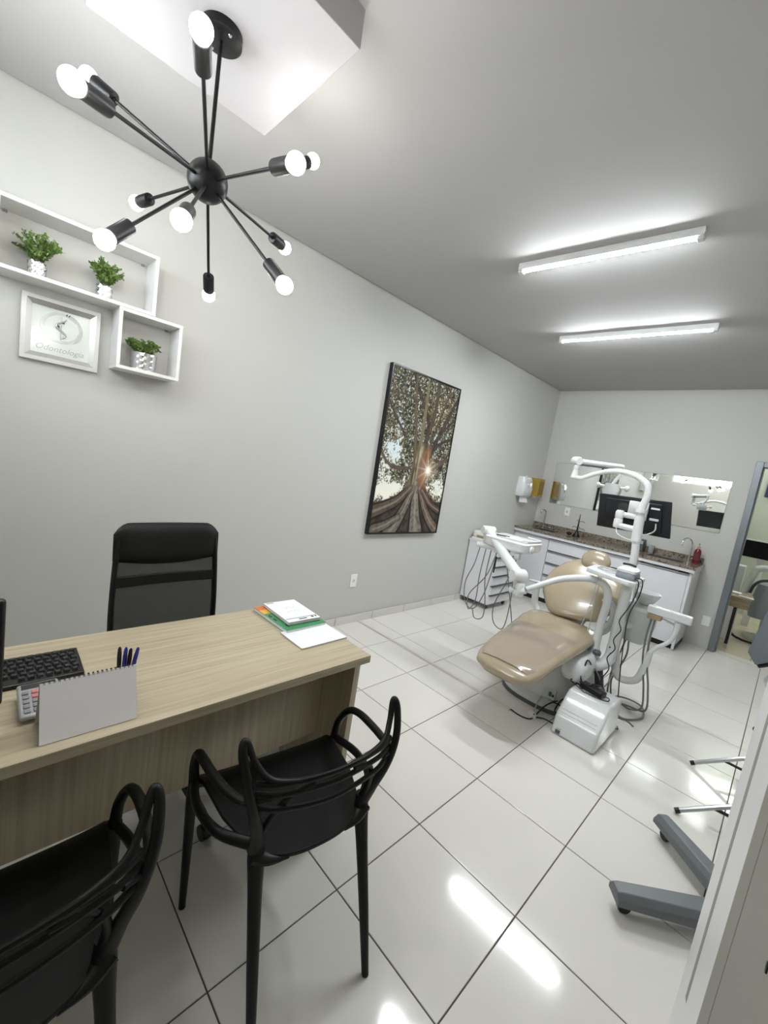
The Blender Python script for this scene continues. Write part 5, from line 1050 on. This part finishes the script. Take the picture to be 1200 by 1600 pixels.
def light_stand(label, tip, hub_, col_xy):
    t = thing('light_stand', label, 'light stand', (col_xy[0], col_xy[1], 0), group='silver light stands'); cx, cy = col_xy; top = 0.40
    base = math.atan2(tip[1]-cy, tip[0]-cx); rr = math.hypot(tip[0]-cx, tip[1]-cy)
    for k in range(3):
        a = base+k*2*PI/3; r_ = rr if k == 0 else 0.14; e = Vector((cx+math.cos(a)*r_, cy+math.sin(a)*r_, 0.014)); h = Vector((cx, cy, hub_))
        q = G(); q.tube([e, h], 0.0125, 8, flat=0.9); lg = q.build('leg', 'alu', t)
        q = G(); q.tube([e-(h-e).normalized()*0.004, e+(h-e).normalized()*0.018], 0.0135, 8, flat=0.95); q.build('leg_tip', 'black', lg)
        m_ = e+(h-e)*0.27; q = G(); q.tube([m_, (cx, cy, 0.035)], 0.012, 6, flat=0.6); q.build('brace', 'black', lg)
    q = G(); q.cyl((cx, cy, 0.05), (cx, cy, 1.35), 0.012, n=12); q.build('stand_post', 'alu', t)
    q = G(); q.lathe([(0.02, hub_-0.02), (0.02, hub_+0.03)], (cx, cy, 0), n=12); q.lathe([(0.018, 0.045), (0.018, 0.075)], (cx, cy, 0), n=12); q.build('collar', 'black', t)
    G().box(cx-0.05, cy-0.08, 1.35, cx+0.05, cy+0.08, 1.50).build('lamp_housing', 'black', t, bevel=0.01)
light_stand('silver tripod light stand with one leg out, nearer the doorway', (2.497, 1.69), 0.33, (2.98, 1.86))
light_stand('silver tripod light stand with one leg out, right behind the grey wheeled base', (2.516, 1.135), 0.33, (2.99, 1.33))
t = thing('dental_stool', 'grey cushioned stool at the right edge in front of the doorway', 'stool', (2.92, 2.55, 0))
q = G(); q.add([(2.588, 2.50, 0.575), (2.644, 2.36, 0.535), (2.86, 2.36, 0.70), (2.86, 2.50, 1.02), (2.63, 2.50, 0.90), (2.60, 2.53, 0.60), (2.66, 2.42, 0.55), (2.88, 2.42, 0.71), (2.88, 2.55, 1.03), (2.65, 2.55, 0.91)], [(4, 3, 2, 1, 0), (5, 6, 7, 8, 9), (0, 1, 6, 5), (1, 2, 7, 6), (2, 3, 8, 7), (3, 4, 9, 8), (4, 0, 5, 9)]); q.build('backrest', 'greydk', t, bevel=0.012, seg=3)
q = G(); q.tube([(2.66, 2.41, 0.53), (2.76, 2.41, 0.60), (2.87, 2.42, 0.68)], 0.016, 8, 3); q.tube([(2.745, 2.42, 0.58), (2.76, 2.47, 0.50), (2.80, 2.52, 0.44)], 0.010, 8, 3); q.build('back_frame', 'black', t)
q = G(); q.lathe([(0.0, 0.36), (0.16, 0.36), (0.205, 0.385), (0.215, 0.42), (0.20, 0.455), (0.15, 0.47), (0, 0.472)], (2.92, 2.55, 0), n=36); q.build('seat', 'pale', t)
q = G(); q.cyl((2.92, 2.55, 0.08), (2.92, 2.55, 0.37), 0.026); q.build('gas_lift', 'chrome', t)
for k in range(5):
    a = k*2*PI/5+0.2; e = Vector((2.92+math.cos(a)*0.19, 2.55+math.sin(a)*0.19, 0.07)); q = G(); q.tube([(2.92, 2.55, 0.10), e], [0.022, 0.014], 8); lg = q.build('base_leg', 'chrome', t)
    q = G(); q.lathe([(0.022, -0.012), (0.024, 0.0), (0.022, 0.012)], (e.x, e.y, 0.0245), (-math.sin(a), math.cos(a), 0), 12); q.cyl((e.x, e.y, 0.03), (e.x, e.y, 0.07), 0.007, n=8); q.build('caster', 'casterblk', lg)

# ================================================================ things in the next room
t = thing('side_table', 'light wood side table in the next room beyond the doorway', 'table', (2.30, 5.12, 0))
G().box(2.0, 4.95, 0.565, 2.47, 5.32, 0.585).build('table_top', 'wood2', t); G().box(2.02, 4.965, 0.455, 2.455, 5.305, 0.565).build('table_drawer', 'wood2', t)
for x in (2.05, 2.335):
    q = G(); q.box(x, 4.98, 0.0, x+0.03, 5.01, 0.455); q.build('table_leg', 'black' if x > 2.2 else 'whitemdf', t); G().box(x, 5.26, 0.0, x+0.03, 5.29, 0.455).build('table_leg', 'whitemdf', t)
G().box(2.20, 4.985, 0.05, 2.325, 5.0, 0.455).build('side_panel', 'whitemdf', t)
o = G().box(2.35, 4.99, 0.5855, 2.485, 5.05, 0.597).build('phone', 'white_cup'); tag(o, 'flat white handset on the side table in the next room', 'phone')
o = G().box(2.22, 5.15, 0.5855, 2.36, 5.28, 0.60).build('paper_stack', 'white_cup'); tag(o, 'stack of white sheets on the side table in the next room', 'paper')
t = thing('wall_television', 'black flat screen on the wall of the next room', 'television', (2.42, 6.38, 0.97))
G().box(2.165, 6.37, 0.955, 2.70, 6.41, 1.225).build('tv_frame', 'white', t, bevel=0.004); G().box(2.182, 6.366, 0.972, 2.685, 6.37, 1.205).build('tv_screen', 'screen', t); G().box(2.38, 6.41, 0.0, 2.46, 6.45, 1.1).build('tv_post', 'white', t)
o = G().box(2.235, 7.185, 1.86, 2.55, 7.20, 2.25).build('poster', 'blueposter'); tag(o, 'dark blue poster high on the wall of the next room', 'poster')
t = thing('treatment_chair', 'pale curved treatment chair with a dark arm loop in the next room', 'dental chair', (2.62, 5.6, 0))
q = G(); q.tube([(2.42, 5.45, 0.60), (2.45, 5.45, 0.72), (2.54, 5.46, 0.79), (2.80, 5.50, 0.80)], 0.016, 8, 5); q.build('arm_loop', 'dkhose', t)
q = G(); q.tube([(2.36, 5.75, 0.55), (2.40, 5.75, 0.80), (2.46, 5.75, 0.90), (2.80, 5.76, 0.93)], [0.03, 0.04, 0.04, 0.04], 10, 5); q.build('lamp_tube', 'white', t)
q = G(); q.loft([rrect(2.45, 2.86, 5.52, 6.0, 0.30, 0.08), rrect(2.43, 2.88, 5.50, 6.02, 0.42, 0.1), rrect(2.47, 2.84, 5.54, 5.98, 0.72, 0.1)]); q.build('seat_shell', 'greydev', t)
q = G(); q.lathe([(0.2, 0.001), (0.2, 0.03), (0.07, 0.07), (0.07, 0.31)], (2.65, 5.75, 0), n=24); q.build('pedestal', 'pale', t)
q = G(); q.tube([(2.33, 5.42, 0.16), (2.36, 5.40, 0.05), (2.45, 5.38, 0.018), (2.57, 5.36, 0.018)], 0.014, 8, 5); q.build('floor_cable', 'black', t)
o = G().box(2.15, 5.95, 0.0, 2.30, 6.20, 0.86)
o = o.build('white_pedestal', 'whitemdf', bevel=0.004); tag(o, 'narrow white cabinet under the black screen in the next room', 'cabinet')
